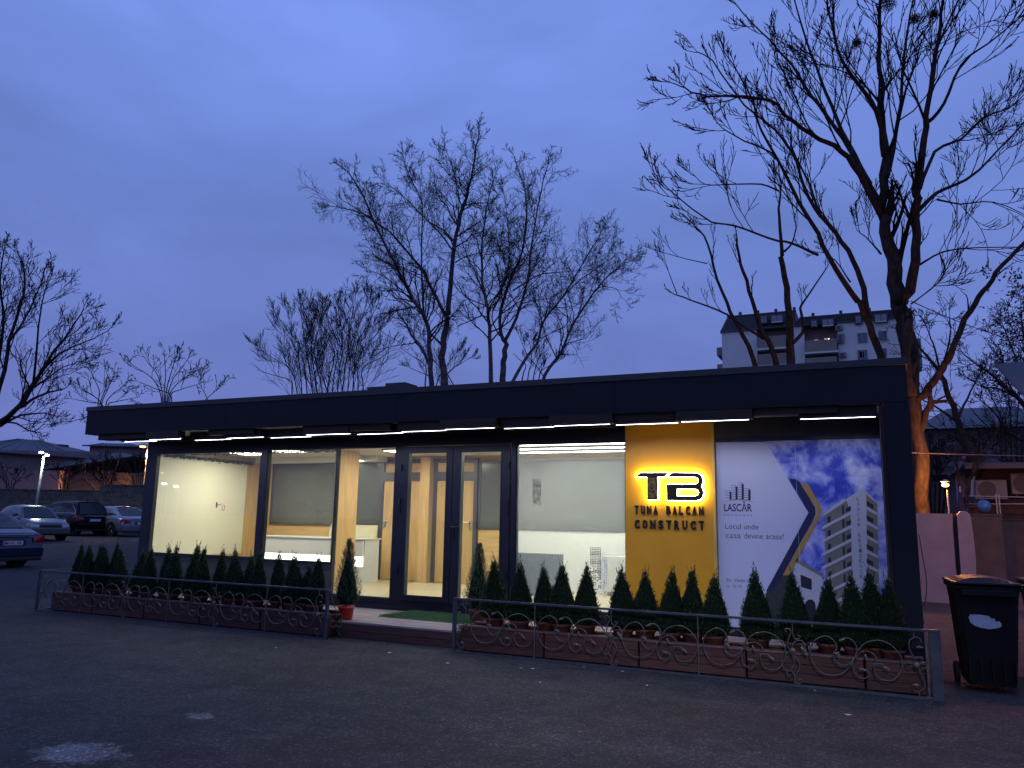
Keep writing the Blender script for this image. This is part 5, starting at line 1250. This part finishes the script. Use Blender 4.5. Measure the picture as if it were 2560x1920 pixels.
    for k in range(5):
        a = 2*PI*k/5
        for da in (-.13, .13): rm.tube([(0.04*math.cos(a), .085, .04*math.sin(a)), (wr*.60*math.cos(a+da), .105, wr*.60*math.sin(a+da))], .022, .018, 4)
    rm = rm.mesh('rim'); rm.materials.append(M['rim'])
    for sx in (-1, 1):
        for sy in (-1, 1):
            xw = sx*(h-.88 if sx > 0 else h-1.02)
            a_ = MB().lathe([(wr*1.16, -.09), (wr*1.16, .10)], (xw, sy*(hw-.09), wr), 24, 'y'); pb('wheel_arch', a_, 'trimblk')
            wh = link('tyre', ty, None, t, (xw, sy*(hw-.10), wr)); ri = link('rim', rm, None, wh, (0, 0, 0))
            if sy < 0: wh.rotation_euler = (0, 0, PI)
    # ends
    zr = fine[3][1]
    pb('bumper', MB().bev(-h-.05, -h+.25, -hw*.93, hw*.93, zb+.04, zb+.34, .05), paint); pb('bumper', MB().bev(h-.22, h+.05, -hw*.88, hw*.88, zb+.02, zb+.30, .05), paint)
    pb('lower_valance', MB().bev(-h-.04, -h+.2, -hw*.88, hw*.88, zb-.04, zb+.06, .02), 'trimblk')
    zl_ = .86 if style == 'sedan' else .98 if style == 'suv' else .84
    for s in (-1, 1):
        tl_ = MB(); y0_, y1_ = s*hw*.60, s*hw*.945
        tl_.v = [(-h-.012, y0_, zl_-.20), (-h+.02, y1_, zl_-.24), (-h+.03, y1_, zl_-.02), (-h+.02, y0_, zl_-.06), (-h+.34, s*hw*.99, zl_-.16), (-h+.30, s*hw*.985, zl_-.03)]
        tl_.f = [(0, 1, 2, 3), (1, 4, 5, 2)]; pb('tail_light', tl_, 'tail')
        hl = MB(); zh = .66 if style != 'suv' else .82
        hl.v = [(h+.012, s*hw*.5, zh-.13), (h-.04, s*hw*.84, zh-.12), (h-.06, s*hw*.84, zh+.02), (h-.01, s*hw*.5, zh+.01), (h-.33, s*hw*.93, zh-.06), (h-.36, s*hw*.93, zh+.03)]
        hl.f = [(0, 1, 2, 3), (1, 4, 5, 2)]; pb('headlight', hl, 'headl')
        pb('mirror', MB().bev(fb-.45, fb-.28, s*hw*1.0-.09, s*hw*1.0+.09, zdeck(fb-.4)+.02, zdeck(fb-.4)+.15, .02), paint)
        for x_ in (rb+.75, (rb+fb)/2+.45): pb('door_handle', MB().bev(x_, x_+.2, s*(hw*.985)-.012, s*(hw*.985)+.014, .80, .825, .004), 'chromecar')
        for x_ in ((rb+fb)/2+.05, fb-.35, rb+.45): pb('door_gap', MB().box(x_-.004, x_+.004, s*(hw*.992)-.006, s*(hw*.992)+.006, .35, .86), 'trimblk')
    pb('boot_gap', MB().box(-h-.004, -h+.02, -hw*.6, hw*.6, zb+.33, zb+.338), 'trimblk')
    pb('chrome_strip', MB().bev(-h-.022, -h+.02, -hw*.56, hw*.56, zl_-.03, zl_-.005, .004), 'chromecar')
    pb('grille', MB().bev(h-.03, h+.015, -hw*.45, hw*.45, .44, .62, .01), 'trimblk')
    zp = zl_-.22
    pp = pb('number_plate', MB().bev(-h-.03, -h+.01, -.26, .26, zp-.055, zp+.055, .003), 'plate')
    pb('plate_recess', MB().bev(-h-.012, -h+.02, -.34, .34, zp-.09, zp+.09, .004), 'trimblk')
    if plate:
        me = text_mesh(plate, .1, 0, .002); a, b, c, d = bounds(me)
        for v in me.vertices:
            u = (v.co.x-a)/(b-a); v.co = (-h-.0325, .22-.44*u, zp-.035+.07*(v.co.z-c)/(d-c))
        link('plate_lettering', me, M['platetxt'], pp, (0, 0, 0))
        pb('blue_band', MB().box(-h-.0322, -h-.0305, .225, .255, zp-.05, zp+.05), 'blue', pp)
    pb('aerial_fin', MB().bev(rt+.1, rt+.25, -.015, .015, Hh-.04, Hh+.04, .005), paint)
    return t
M['paint_blue'] = mat('dark_blue_car_paint', (.014, .019, .045), .22, .2, .05, coat=.2); M['paint_silver'] = mat('silver_green_car_paint', (.085, .098, .10), .25, .5, .04, coat=.2)
M['paint_black'] = mat('black_car_paint', (.003, .003, .004), .3, 0, .05, coat=0, spec=.14); M['paint_white'] = mat('pale_silver_car_paint', (.17, .18, .22), .25, .4, .04, coat=.2)
def place(px, py, d, dx, L, W_, Hh, style, pm, rz, lab, plate=None):
    p_ = P(px, py, d); a = rz; x, y = p_.x+math.cos(a)*dx, p_.y+math.sin(a)*dx
    return car((x, y, gh(x, y)), a, L, W_, Hh, style, M[pm], lab, plate)
place(33, 1350, 20.2, 2.55, 5.1, 1.87, 1.47, 'sedan', 'paint_blue', math.radians(181), 'dark blue saloon car cut by the left edge, rear towards the railing', 'MI HC 189')
place(126, 1325, 31.5, -2.0, 4.0, 1.70, 1.42, 'hatch', 'paint_silver', math.radians(-14), 'silver-green hatchback facing right behind the blue saloon')
place(236, 1310, 38.0, 2.35, 4.75, 1.93, 1.70, 'suv', 'paint_black', math.radians(174), 'glossy black estate car with chrome window trim, between two pale cars')
place(352, 1310, 38.5, 2.4, 4.95, 1.90, 1.48, 'sedan', 'paint_white', math.radians(174), 'pale silver saloon car partly hidden by the showroom corner post')

# ------------------------------------------------------------------ trees
UPV = Vector((0, 0, 1))
def rvec(q): return Vector((q.gauss(0, 1), q.gauss(0, 1), q.gauss(0, 1)))
def poly_at(pts, t):
    x = t*(len(pts)-1); i = min(int(x), len(pts)-2); return pts[i].lerp(pts[i+1], x-i), (pts[i+1]-pts[i]).normalized()
def twigs(mb, q, s, d, L_, r, lev, pr):
    n = pr.get('seg', 4); pts = [s]; dd = d.copy()
    for i in range(n):
        dd = (dd+rvec(q)*pr['wander']+UPV*pr['up']).normalized(); pts.append(pts[-1]+dd*(L_/n))
    mb.tube(pts, r, max(pr['rmin'], r*.35), 4 if r > .03 else 3, False)
    if lev <= 0: return
    k = pr['kids'][lev-1]
    for i in range(k):
        t = (i+q.uniform(.2, .9))/k*.8+.18
        p_, td = poly_at(pts, min(t, .99)); ax = td.cross(rvec(q)).normalized()
        nd = (Matrix.Rotation(math.radians(q.uniform(*pr['ang'])), 3, ax) @ td)
        twigs(mb, q, p_, nd, L_*pr['ratio']*(1.1-.5*t)*q.uniform(.75, 1.2), max(pr['rmin'], r*.5*(1.1-.5*t)), lev-1, pr)
def tree(name, lab, base_z, limbs, d, fmap, pr, seed, bark='bark', grp=None, sub=2, density=1.6, len0=2.0, flat=1.0, rs=1.0, cat='bare tree', trunk_idx=(0,), bare=.25):
    """limbs: [(radius0, radius1, [(x,y[,ddepth])...])] in photo coordinates read off at distance d, each given its own depth"""
    q = random.Random(seed); first = True; parts = []
    for i, (r0, r1, pts, dz) in enumerate(limbs):
        n = len(pts); P3 = []
        for j, (x, y) in enumerate(pts): 
            u = j/(n-1); P3.append(P(*fmap(x, y), d+dz*u*(1.0)))
        r0, r1 = r0*rs, max(pr['rmin'], r1*rs*.8)
        # knobbly wander so that limbs are not smooth tubes
        cp = catmull(P3, 3); rq = random.Random(seed*100+i)
        cp = [cp[0]]+[c_+rvec(rq)*r0*.16 for c_ in cp[1:]]
        parts.append((r0, r1, cp, i))
    b0 = parts[0][2][0]; base = Vector((b0.x, b0.y, base_z if base_z is not None else gh(b0.x, b0.y)))
    t = empty(name, base, lab, cat, grp)
    tm_ = MB(); cr_ = MB()
    for (r0, r1, pts, i) in parts:
        if i in trunk_idx:
            g_ = tm_; low = [Vector((pts[0].x, pts[0].y, base.z))] if pts[0].z > base.z+.3 else []
            rs_ = [r0*1.15]*len(low)+[r0+(r1-r0)*k/(len(pts)-1) for k in range(len(pts))]
            g_.tube(low+pts, rs_, k=9)
        else:
            lm_ = MB(); rs_ = [r0+(r1-r0)*(k/(len(pts)-1))**.8*1.0 for k in range(len(pts))]
            lm_.tube(pts, rs_, k=7); lm_.build('limb', M[bark], t, smooth=True)
        if i in trunk_idx: continue
        Lt = sum((pts[k+1]-pts[k]).length for k in range(len(pts)-1))
        nk = max(3, int(Lt*density))
        for k in range(nk):
            tt = bare+(1-bare)*(k+q.random())/nk
            p_, td = poly_at(pts, min(tt, .995)); ax = td.cross(rvec(q)).normalized()
            nd = Matrix.Rotation(math.radians(q.uniform(*pr['ang'])), 3, ax) @ td
            nd.y *= flat; nd.normalize()
            rr_ = r0+(r1-r0)*tt
            twigs(cr_, q, p_, nd, len0*(1.2-.92*tt)*q.uniform(.6, 1.2), max(pr['rmin']*1.3, rr_*.42), sub, pr)
        p_, td = poly_at(pts, .999); twigs(cr_, q, pts[-1], td, len0*.28, max(pr['rmin'], r1), sub, pr)
    tm_.build('trunk', M[bark], t, smooth=True)
    tag(cr_.build('twigs', M['twig'] if bark != 'barkl' else M['bark'], t), kind='stuff')
    return t
big = mapper(1600, 0, .5424)
PRB = dict(wander=.11, up=.10, rmin=.0085, kids=[4, 5], ang=(14, 40), ratio=.55, seg=5)
# the big tree behind the right end of the roof
tree('bare_tree', 'big spreading bare tree rising behind the right end of the roof', 0, [
 (.24, .22, [(1283, 2364), (1268, 2060), (1245, 1659), (1215, 1480), (1195, 1390)], 0),
 (.22, .15, [(1195, 1400), (1165, 1250), (1140, 1100), (1128, 1000)], 0),
 (.15, .10, [(1205, 1400), (1250, 1290), (1268, 1150), (1275, 950), (1270, 880)], -.6),
 (.13, .04, [(1128, 1010), (1126, 800), (1120, 600), (1110, 400), (1100, 180), (1110, -60)], .5),
 (.10, .03, [(1270, 900), (1310, 640), (1330, 480), (1365, 250), (1390, 60), (1400, -80)], -.8),
 (.085, .018, [(1110, 990), (1010, 800), (930, 700), (830, 640), (700, 560), (600, 460), (430, 445), (270, 435), (180, 395)], -1.5),
 (.075, .018, [(1115, 960), (1020, 780), (930, 600), (860, 430), (790, 250), (740, 100), (700, -50)], 1.0),
 (.07, .018, [(1060, 850), (960, 680), (880, 560), (790, 440), (720, 330), (640, 230), (560, 150), (440, 20)], 2.0),
 (.07, .02, [(1124, 720), (1090, 520), (1000, 380), (930, 280), (880, 100), (850, -50)], -2.0),
 (.07, .02, [(1135, 820), (1180, 620), (1205, 400), (1230, 150), (1270, -60)], 1.6),
 (.06, .015, [(1275, 980), (1370, 890), (1500, 830), (1600, 750), (1700, 640), (1800, 530)], 1.0),
 (.05, .015, [(1290, 870), (1360, 700), (1480, 640), (1590, 540), (1700, 500), (1800, 410)], 2.2),
 (.05, .015, [(1330, 560), (1400, 480), (1480, 300), (1600, 200), (1790, 50)], -1.6),
 (.045, .015, [(1325, 500), (1360, 250), (1440, 60), (1500, -70)], 1.2),
 (.03, .010, [(1290, 1220), (1400, 1160), (1560, 1142), (1790, 1138)], -1),
 (.028, .010, [(1370, 920), (1480, 940), (1630, 932), (1790, 1000)], 1),
 (.03, .010, [(1110, 1170), (1060, 1110), (1000, 1060)], 1),
 (.022, .008, [(1250, 1400), (1320, 1350), (1380, 1300)], -1),
], 18.4, big, PRB, 31, rs=.95, sub=2, density=1.7, len0=2.5, bare=.22)
# leaning limb lit orange: separate limb tree of the same trunk -> the stubby forked trunk in front
tree('bare_tree', 'orange-lit forked stubby tree with one long leaning limb, behind the rendered wall', 0, [
 (.17, .14, [(1300, 2364), (1290, 2100), (1272, 1900), (1255, 1820)], 0),
 (.10, .045, [(1258, 1850), (1330, 1790), (1390, 1700), (1430, 1640), (1500, 1470), (1560, 1370), (1620, 1290), (1700, 1180), (1800, 1090)], -1.2),
 (.10, .055, [(1275, 2010), (1310, 1930), (1330, 1850), (1335, 1800)], -.2),
 (.07, .05, [(1330, 1880), (1355, 1858), (1385, 1850)], 0),
 (.13, .09, [(1255, 1830), (1225, 1700), (1222, 1560), (1225, 1450)], .2),
], 17.8, big, dict(PRB, kids=[3, 3], rmin=.006), 32, sub=1, density=.5, len0=1.1, bare=.5)
tree('bare_tree', 'slanting bare tree with long left-leaning limbs in front of the apartment block', 0, [
 (.16, .12, [(1200, 2100), (1150, 1800), (1110, 1640), (1060, 1500), (1010, 1390)], 0),
 (.10, .02, [(1005, 1390), (900, 1240), (820, 1080), (730, 930), (650, 760), (560, 600), (500, 420), (400, 260)], -1.5),
 (.11, .02, [(1050, 1480), (1030, 1330), (980, 1200), (900, 1070), (830, 990), (760, 870), (700, 700), (620, 600), (480, 480), (330, 280), (250, 235)], 1.5),
 (.05, .014, [(820, 1175), (700, 1122), (600, 1100), (440, 1042), (330, 1022), (200, 930), (110, 850), (60, 785)], -2),
 (.05, .012, [(830, 1000), (780, 850), (700, 680), (700, 560), (705, 440)], 1),
 (.035, .010, [(640, 880), (560, 850), (400, 850), (300, 850), (245, 805)], 1),
 (.04, .012, [(660, 780), (600, 700), (480, 650), (380, 590), (335, 530)], -1),
 (.03, .01, [(970, 1300), (900, 1200), (840, 1160)], 1),
], 19.5, big, dict(PRB, kids=[4, 4]), 33, rs=.75, sub=2, density=1.7, len0=1.9, bare=.3)
tree('bare_tree', 'lopped bare tree with three upright limbs left of the apartment balconies', 0, [
 (.18, .12, [(700, 2000), (694, 1640), (690, 1500), (672, 1330), (655, 1180)], 0),
 (.08, .03, [(655, 1180), (645, 1060), (640, 960), (650, 880), (640, 800)], .5),
 (.05, .015, [(665, 1160), (700, 1120), (718, 1050), (700, 940)], -.5),
 (.13, .05, [(640, 1750), (620, 1640), (570, 1540), (530, 1430), (490, 1290), (455, 1190), (445, 1105)], -1),
 (.12, .03, [(560, 1800), (525, 1650), (450, 1500), (400, 1400), (340, 1230), (295, 1090), (245, 1035)], 1),
 (.06, .03, [(570, 1560), (500, 1520), (400, 1450), (280, 1400), (170, 1360)], -1),
 (.09, .03, [(690, 1590), (750, 1530), (738, 1420), (770, 1370), (855, 1240)], .6),
 (.025, .010, [(310, 1215), (200, 1190), (75, 1155)], 0), (.022, .009, [(170, 1355), (130, 1250), (100, 1190)], .5),
], 21.5, big, dict(PRB, kids=[3, 3], up=.16, rmin=.0065), 34, rs=.7, sub=2, density=.8, len0=1.3, bare=.45)
# nests / mistletoe clumps in the big tree
for (x, y, r, lab) in ((1140, 12, .20, 'dark twig clump highest in the big bare tree'), (1000, 200, .12, 'small dark twig clump left of the big trunk'), (1265, 85, .13, 'round dark twig clump right of the highest clump'), (1355, 65, .10, 'smallest dark twig clump near the top right')):
    q = random.Random(x); c = P(*big(x, y), 18); g = MB()
    for i in range(260):
        a = rvec(q).normalized()*r*q.random()**.5; e = a+rvec(q)*r*.3; g.tube([c+a, c+e], .006, .004, 3, False)
    tag(g.build('twig_clump', M['twig']), lab, 'nest')
pop = mapper(600, 280, .4702)
PRP = dict(wander=.22, up=.07, rmin=.0060, kids=[7, 7], ang=(20, 58), ratio=.46, seg=5)
tree('poplar_tree', 'tall pale-barked bare poplar, left of the central pair, with a broken stub', .0, [
 (.30, .24, [(1090, 1750), (1085, 1450), (1080, 1300), (1092, 1160), (1105, 1080)], 0),
 (.22, .05, [(1105, 1080), (1125, 850), (1150, 650), (1190, 500), (1220, 400), (1250, 230), (1270, 110)], .6),
 (.15, .04, [(1098, 1090), (1030, 960), (960, 830), (880, 730), (800, 640), (700, 570), (570, 480)], 1.5),
 (.24, .05, [(1035, 1700), (1020, 1440), (1008, 1250), (985, 1100), (920, 1000), (870, 890), (780, 720), (700, 560), (640, 420), (575, 320)], -1.5),
 (.09, .03, [(978, 1080), (968, 880), (965, 680), (968, 480), (900, 340), (870, 240)], 1),
 (.14, .09, [(1012, 1350), (965, 1260), (915, 1190), (890, 1140)], 0),
 (.08, .025, [(1135, 740), (1060, 640), (980, 560), (870, 450), (770, 370)], -2),
 (.07, .02, [(1152, 640), (1165, 500), (1150, 360), (1090, 190)], 1.2),
 (.07, .02, [(920, 1010), (850, 940), (760, 870), (690, 845)], -2),
 (.06, .02, [(1145, 800), (1200, 770), (1300, 745), (1400, 730)], 1),
 (.08, .02, [(700, 560), (620, 530), (540, 510), (480, 500)], .5),
 (.10, .04, [(1075, 1240), (1000, 1160), (985, 1080), (1000, 900)], 1.5),
], 36, pop, PRP, 41, 'barkl', sub=2, density=3.0, len0=3.0, rs=.6, bare=.22, trunk_idx=(0,))
tree('poplar_tree', 'tall pale-barked bare poplar, right of the central pair, branching from its base', .0, [
 (.27, .22, [(1400, 1750), (1396, 1420), (1405, 1300), (1412, 1220)], 0),
 (.17, .04, [(1412, 1220), (1388, 1180), (1385, 1060), (1440, 880), (1495, 760), (1520, 600), (1515, 420), (1460, 250)], 1),
 (.15, .03, [(1412, 1210), (1470, 1100), (1530, 900), (1550, 700), (1600, 420), (1640, 280)], -1.2),
 (.22, .04, [(1345, 1750), (1340, 1430), (1330, 1200), (1318, 1050), (1290, 900), (1290, 700), (1310, 520), (1345, 360)], -1),
 (.15, .03, [(1420, 1500), (1500, 1340), (1580, 1230), (1615, 1110), (1720, 980), (1830, 790), (1910, 660), (1935, 600)], 1.6),
 (.17, .03, [(1570, 1600), (1620, 1400), (1700, 1290), (1770, 1130), (1880, 960), (1970, 860), (2070, 790)], -1.5),
 (.07, .02, [(1450, 950), (1580, 870), (1700, 852), (1850, 842)], 1),
 (.09, .03, [(1345, 1050), (1380, 980), (1430, 800), (1425, 600), (1400, 420)], .5),
 (.07, .02, [(1310, 1000), (1250, 850), (1190, 720), (1160, 600)], -1),
 (.06, .02, [(1380, 1190), (1340, 1100), (1370, 980), (1430, 900), (1560, 850)], 1.5),
 (.08, .04, [(1700, 1290), (1730, 1245), (1745, 1225)], 0),
 (.06, .02, [(1720, 980), (1800, 900), (1900, 830), (2000, 760)], 0), (.05, .02, [(1880, 960), (1920, 930), (2000, 940), (2030, 990)], -1),
], 36, pop, PRP, 42, 'barkl', sub=2, density=3.0, len0=3.0, rs=.6, bare=.25, trunk_idx=(0,))
PRF = dict(wander=.13, up=.16, rmin=.0075, kids=[6, 6], ang=(14, 38), ratio=.55, seg=4)
fan = lambda bx, by, tips, r=.09, sp=1.0: [(r, .02, [(bx+(i-len(tips)/2+.5)*22*sp, by+200), (bx+(i-len(tips)/2+.5)*30*sp, by), (bx+(tx-bx)*.35, by+(ty-by)*.5), (bx+(tx-bx)*.75, by+(ty-by)*.8), (tx, ty)], (i % 3-1)*1.2) for i, (tx, ty) in enumerate(tips)]
tree('bushy_tree', 'dense many-stemmed bare bush tree left of the poplars, left half', None, fan(370, 1490, [(90, 1370), (85, 1250), (190, 1080), (250, 1060), (320, 1040), (400, 1080), (440, 1060), (480, 1150)], sp=.9), 44, pop, dict(PRF, wander=.17, kids=[6, 7], up=.13), 51, sub=2, density=1.45, rs=.5, len0=2.9, bare=.1)
tree('bushy_tree', 'dense many-stemmed bare bush tree left of the poplars, right half', None, fan(560, 1470, [(400, 1090), (450, 1040), (520, 1010), (610, 1000), (680, 990), (730, 1030), (770, 1120), (820, 1260)], sp=.9), 43, pop, dict(PRF, wander=.17, kids=[6, 7], up=.13), 52, sub=2, density=1.45, rs=.5, len0=2.9, bare=.1)
tree('bushy_tree', 'small low bare tree just behind the left poplar trunks', None, fan(1060, 1450, [(850, 1250), (900, 1360), (1180, 1240), (1230, 1300), (1100, 1180), (960, 1180)]), 50, pop, PRF, 53, sub=2, density=1.3, rs=.6, len0=2.0, bare=.2)
tree('bushy_tree', 'small low bare tree between the right poplar limbs', None, fan(1560, 1420, [(1450, 1280), (1540, 1220), (1620, 1240), (1700, 1320), (1480, 1180)]), 50, pop, PRF, 54, sub=2, density=1.2, rs=.6, len0=1.8, bare=.2)
lf = mapper(0, 560, .4159)
tree('bare_tree', 'large dark bare tree reaching in from the left edge', None, [
 (.26, .20, [(-230, 1800), (-190, 1500), (-120, 1300), (-60, 1230)], 0),
 (.16, .03, [(-60, 1230), (100, 1110), (200, 960), (290, 820), (420, 640), (500, 510)], 0),
 (.13, .03, [(-60, 1240), (60, 1150), (180, 1060), (300, 1010), (390, 990)], -1),
 (.14, .03, [(-110, 1280), (0, 980), (60, 700), (120, 500), (150, 300), (110, 180)], 1),
 (.12, .03, [(-120, 1290), (-30, 900), (20, 620), (0, 350), (20, 150)], -1),
 (.09, .02, [(110, 1100), (240, 900), (330, 800), (430, 740), (560, 690), (670, 622)], 1),
 (.08, .02, [(0, 1215), (120, 1150), (250, 1138), (330, 1150)], 0), (.07, .02, [(200, 960), (225, 700), (250, 480), (300, 330)], -1.2),
 (.07, .02, [(60, 700), (130, 600), (200, 470), (250, 350), (270, 270)], .5), (.06, .02, [(160, 1010), (280, 930), (380, 860), (480, 840)], .8),
 (.06, .02, [(0, 1190), (100, 1200), (200, 1250), (270, 1190)], -.8),
], 24, lf, dict(PRF, rmin=.0075, ang=(20, 50), kids=[5, 5], up=.10), 61, sub=2, density=2.2, rs=.62, len0=1.7, bare=.2)
tree('walnut_tree', 'small open bare tree with knobbly twigs over the left part of the roof', None, [(.12, .09, [(1010, 1400), (1005, 1150), (1000, 1070)], 0)] + fan(1000, 1040, [(770, 825), (860, 790), (985, 760), (1068, 770), (1130, 810), (1220, 860), (1200, 960), (840, 950)], .05, .3) + [(.04, .015, [(1150, 1150), (1240, 1050), (1300, 1000), (1350, 945)], .5), (.03, .012, [(1250, 1060), (1220, 1000), (1200, 965)], 0)],
 33, lf, dict(PRF, rmin=.009, kids=[4, 3], wander=.2, up=.1, ang=(25, 50)), 62, sub=2, density=.9, rs=.6, len0=1.5, bare=.3)
tree('walnut_tree', 'low wide bare tree just left of the roof corner', None, [(.12, .06, [(960, 1400), (900, 1250), (760, 1160), (640, 1110)], 0)] + fan(620, 1100, [(555, 905), (650, 900), (690, 900), (480, 980), (430, 1050), (760, 960), (830, 1040), (400, 1200)], .05, .3),
 33, lf, dict(PRF, rmin=.009, kids=[4, 3], wander=.2, up=.06, ang=(25, 50)), 63, sub=2, density=1.0, rs=.6, len0=1.5, bare=.3)
# bare shrubs behind the boundary wall, under the sodium lamp
ll = mapper(0, 1080, .17179)
PRS = dict(wander=.2, up=.12, rmin=.010, kids=[5, 4], ang=(20, 55), ratio=.55, seg=4)
tree('bare_shrub', 'young pale stem bending left, lit orange above the wall', .2, [(.07, .03, [(1420, 1200), (1370, 830), (1250, 700), (1240, 540), (1225, 380)], 0), (.05, .02, [(1245, 690), (1200, 650), (1170, 610)], 0)], 47, ll, PRS, 71, 'barkl', sub=1, density=.7, len0=1.3, cat='bare shrub')
tree('bare_shrub', 'tangle of orange-lit bare shrubs under the sodium lamp', .2, fan(1560, 900, [(1330, 400), (1400, 480), (1480, 400), (1560, 450), (1640, 500), (1720, 480), (1300, 560)], .03), 47, ll, PRS, 72, sub=2, density=2.0, len0=1.6, cat='bare shrub')
tree('bare_shrub', 'leaning pale stem rising towards the sodium lamp', .2, [(.07, .03, [(1600, 800), (1680, 560), (1720, 420), (1750, 300), (1795, 190)], 0)], 48, ll, PRS, 73, 'barkl', sub=1, density=1.0, len0=1.2, cat='bare shrub')
tree('bare_shrub', 'orange-lit bare shrub nearest the showroom corner', .2, fan(2000, 900, [(1780, 400), (1850, 450), (1950, 400), (2050, 420), (2120, 500)], .03), 46, ll, PRS, 74, sub=2, density=1.6, len0=1.6, cat='bare shrub')
tree('bare_shrub', 'dark bare shrubs before the mauve garden wall, far left', .2, fan(150, 860, [(-50, 600), (60, 560), (200, 620), (320, 640)], .05), 47, ll, PRS, 75, sub=2, density=1.8, len0=1.6, cat='bare shrub')
tree('bare_shrub', 'dark bare shrubs in the middle of the garden behind the wall', .2, fan(950, 860, [(720, 620), (850, 580), (980, 560), (1100, 600), (1150, 500)], .05), 48, ll, PRS, 76, sub=2, density=2.0, len0=1.6, cat='bare shrub')
# trees on the right behind the rendered wall
rb_ = mapper(1700, 700, .3888)
PRR = dict(wander=.22, up=.06, rmin=.0085, kids=[5, 5], ang=(22, 60), ratio=.55, seg=4)
tree('bare_tree', 'dark bare tree with a straight slanting trunk right of the showroom', 0, [
 (.20, .12, [(1960, 1500), (1900, 1250), (1830, 1050), (1770, 880), (1710, 700), (1660, 580)], 0),
 (.09, .02, [(1660, 580), (1590, 490), (1530, 420), (1490, 350)], 0), (.06, .02, [(1680, 640), (1640, 450), (1600, 340), (1560, 250)], 1), (.06, .02, [(1670, 600), (1720, 450), (1740, 330), (1735, 230)], -1),
 (.08, .02, [(1800, 930), (1700, 850), (1600, 790), (1520, 740)], 1), (.07, .02, [(1840, 1080), (1750, 1000), (1640, 950), (1560, 900)], -1), (.07, .02, [(1780, 900), (1850, 760), (1900, 650), (1960, 560)], 1),
], 25, rb_, PRR, 81, rs=.7, sub=2, density=2.0, len0=1.8, bare=.1)
tree('bare_tree', 'dark bare tree entering from the right edge with drooping limbs', 0, [
 (.20, .16, [(2500, 1500), (2420, 1200), (2330, 1000), (2250, 850)], 0),
 (.14, .03, [(2250, 850), (2150, 740), (2060, 660), (1950, 570), (1830, 480)], 0), (.10, .03, [(2330, 1060), (2180, 1020), (2090, 960), (2020, 850), (1930, 770)], -1),
 (.09, .02, [(2250, 850), (2210, 640), (2120, 400), (2060, 260)], 1), (.08, .02, [(2280, 900), (2240, 500), (2200, 300), (2190, 120)], -1), (.07, .02, [(2200, 780), (2050, 700), (1960, 690), (1880, 650)], 1),
], 27, rb_, PRR, 82, rs=.7, sub=2, density=2.2, len0=2.0, bare=.1)
tree('bare_tree', 'fine-twigged far bare tree over the brick house', 0, fan(2150, 1250, [(1850, 800), (1950, 620), (2080, 500), (2200, 560), (2300, 700), (1780, 950)], .08), 34, rb_, PRR, 83, rs=.7, sub=2, density=1.8, len0=2.2, bare=.15)
tree('young_tree', 'young tree with V-shaped reddish stems behind the rendered wall', 0, [(.10, .09, [(1830, 1560), (1825, 1480), (1835, 1420)], 0)] + [(.06, .02, [(1835, 1430), (1860, 1290), (1930, 1170), (1990, 1060), (2050, 950)], 0), (.05, .02, [(1832, 1440), (1800, 1360), (1790, 1250), (1760, 1130)], .5), (.04, .012, [(1870, 1280), (1900, 1150), (1920, 1030)], -.4), (.04, .012, [(1930, 1170), (2010, 1110), (2080, 1010)], .3)], 21.5, rb_, dict(PRF, rmin=.005), 84, sub=2, density=2.4, len0=1.0, bare=.3, cat='young tree')
tree('bare_shrub', 'low tangle of dark twigs between the big trunk and the orange lamp', 0, fan(1640, 1330, [(1540, 1100), (1600, 1060), (1680, 1080), (1740, 1150), (1560, 1200)], .05), 28, rb_, PRR, 85, sub=2, density=2.4, len0=1.3, bare=.2, cat='bare shrub')
# withered leaves that still hang in the trees at the right edge
q = random.Random(77); g = MB()
for i in range(420):
    x, y = q.uniform(1930, 2280), q.uniform(-60, 760)
    if x < 2160-(y)*.30 and q.random() < .8: continue
    c = P(*rb_(x, y), 27+q.uniform(-1.5, 1.5))
    for k in range(q.randrange(2, 7)): leafq(g, c+rvec(q)*.09, .07, q)
t = empty('leafy_crown', P(*rb_(2150, 400), 27), 'withered dark leaves still hanging in the trees at the right edge', 'foliage')
tag(g.build('leaves', M['dryleaf'], t), kind='stuff')
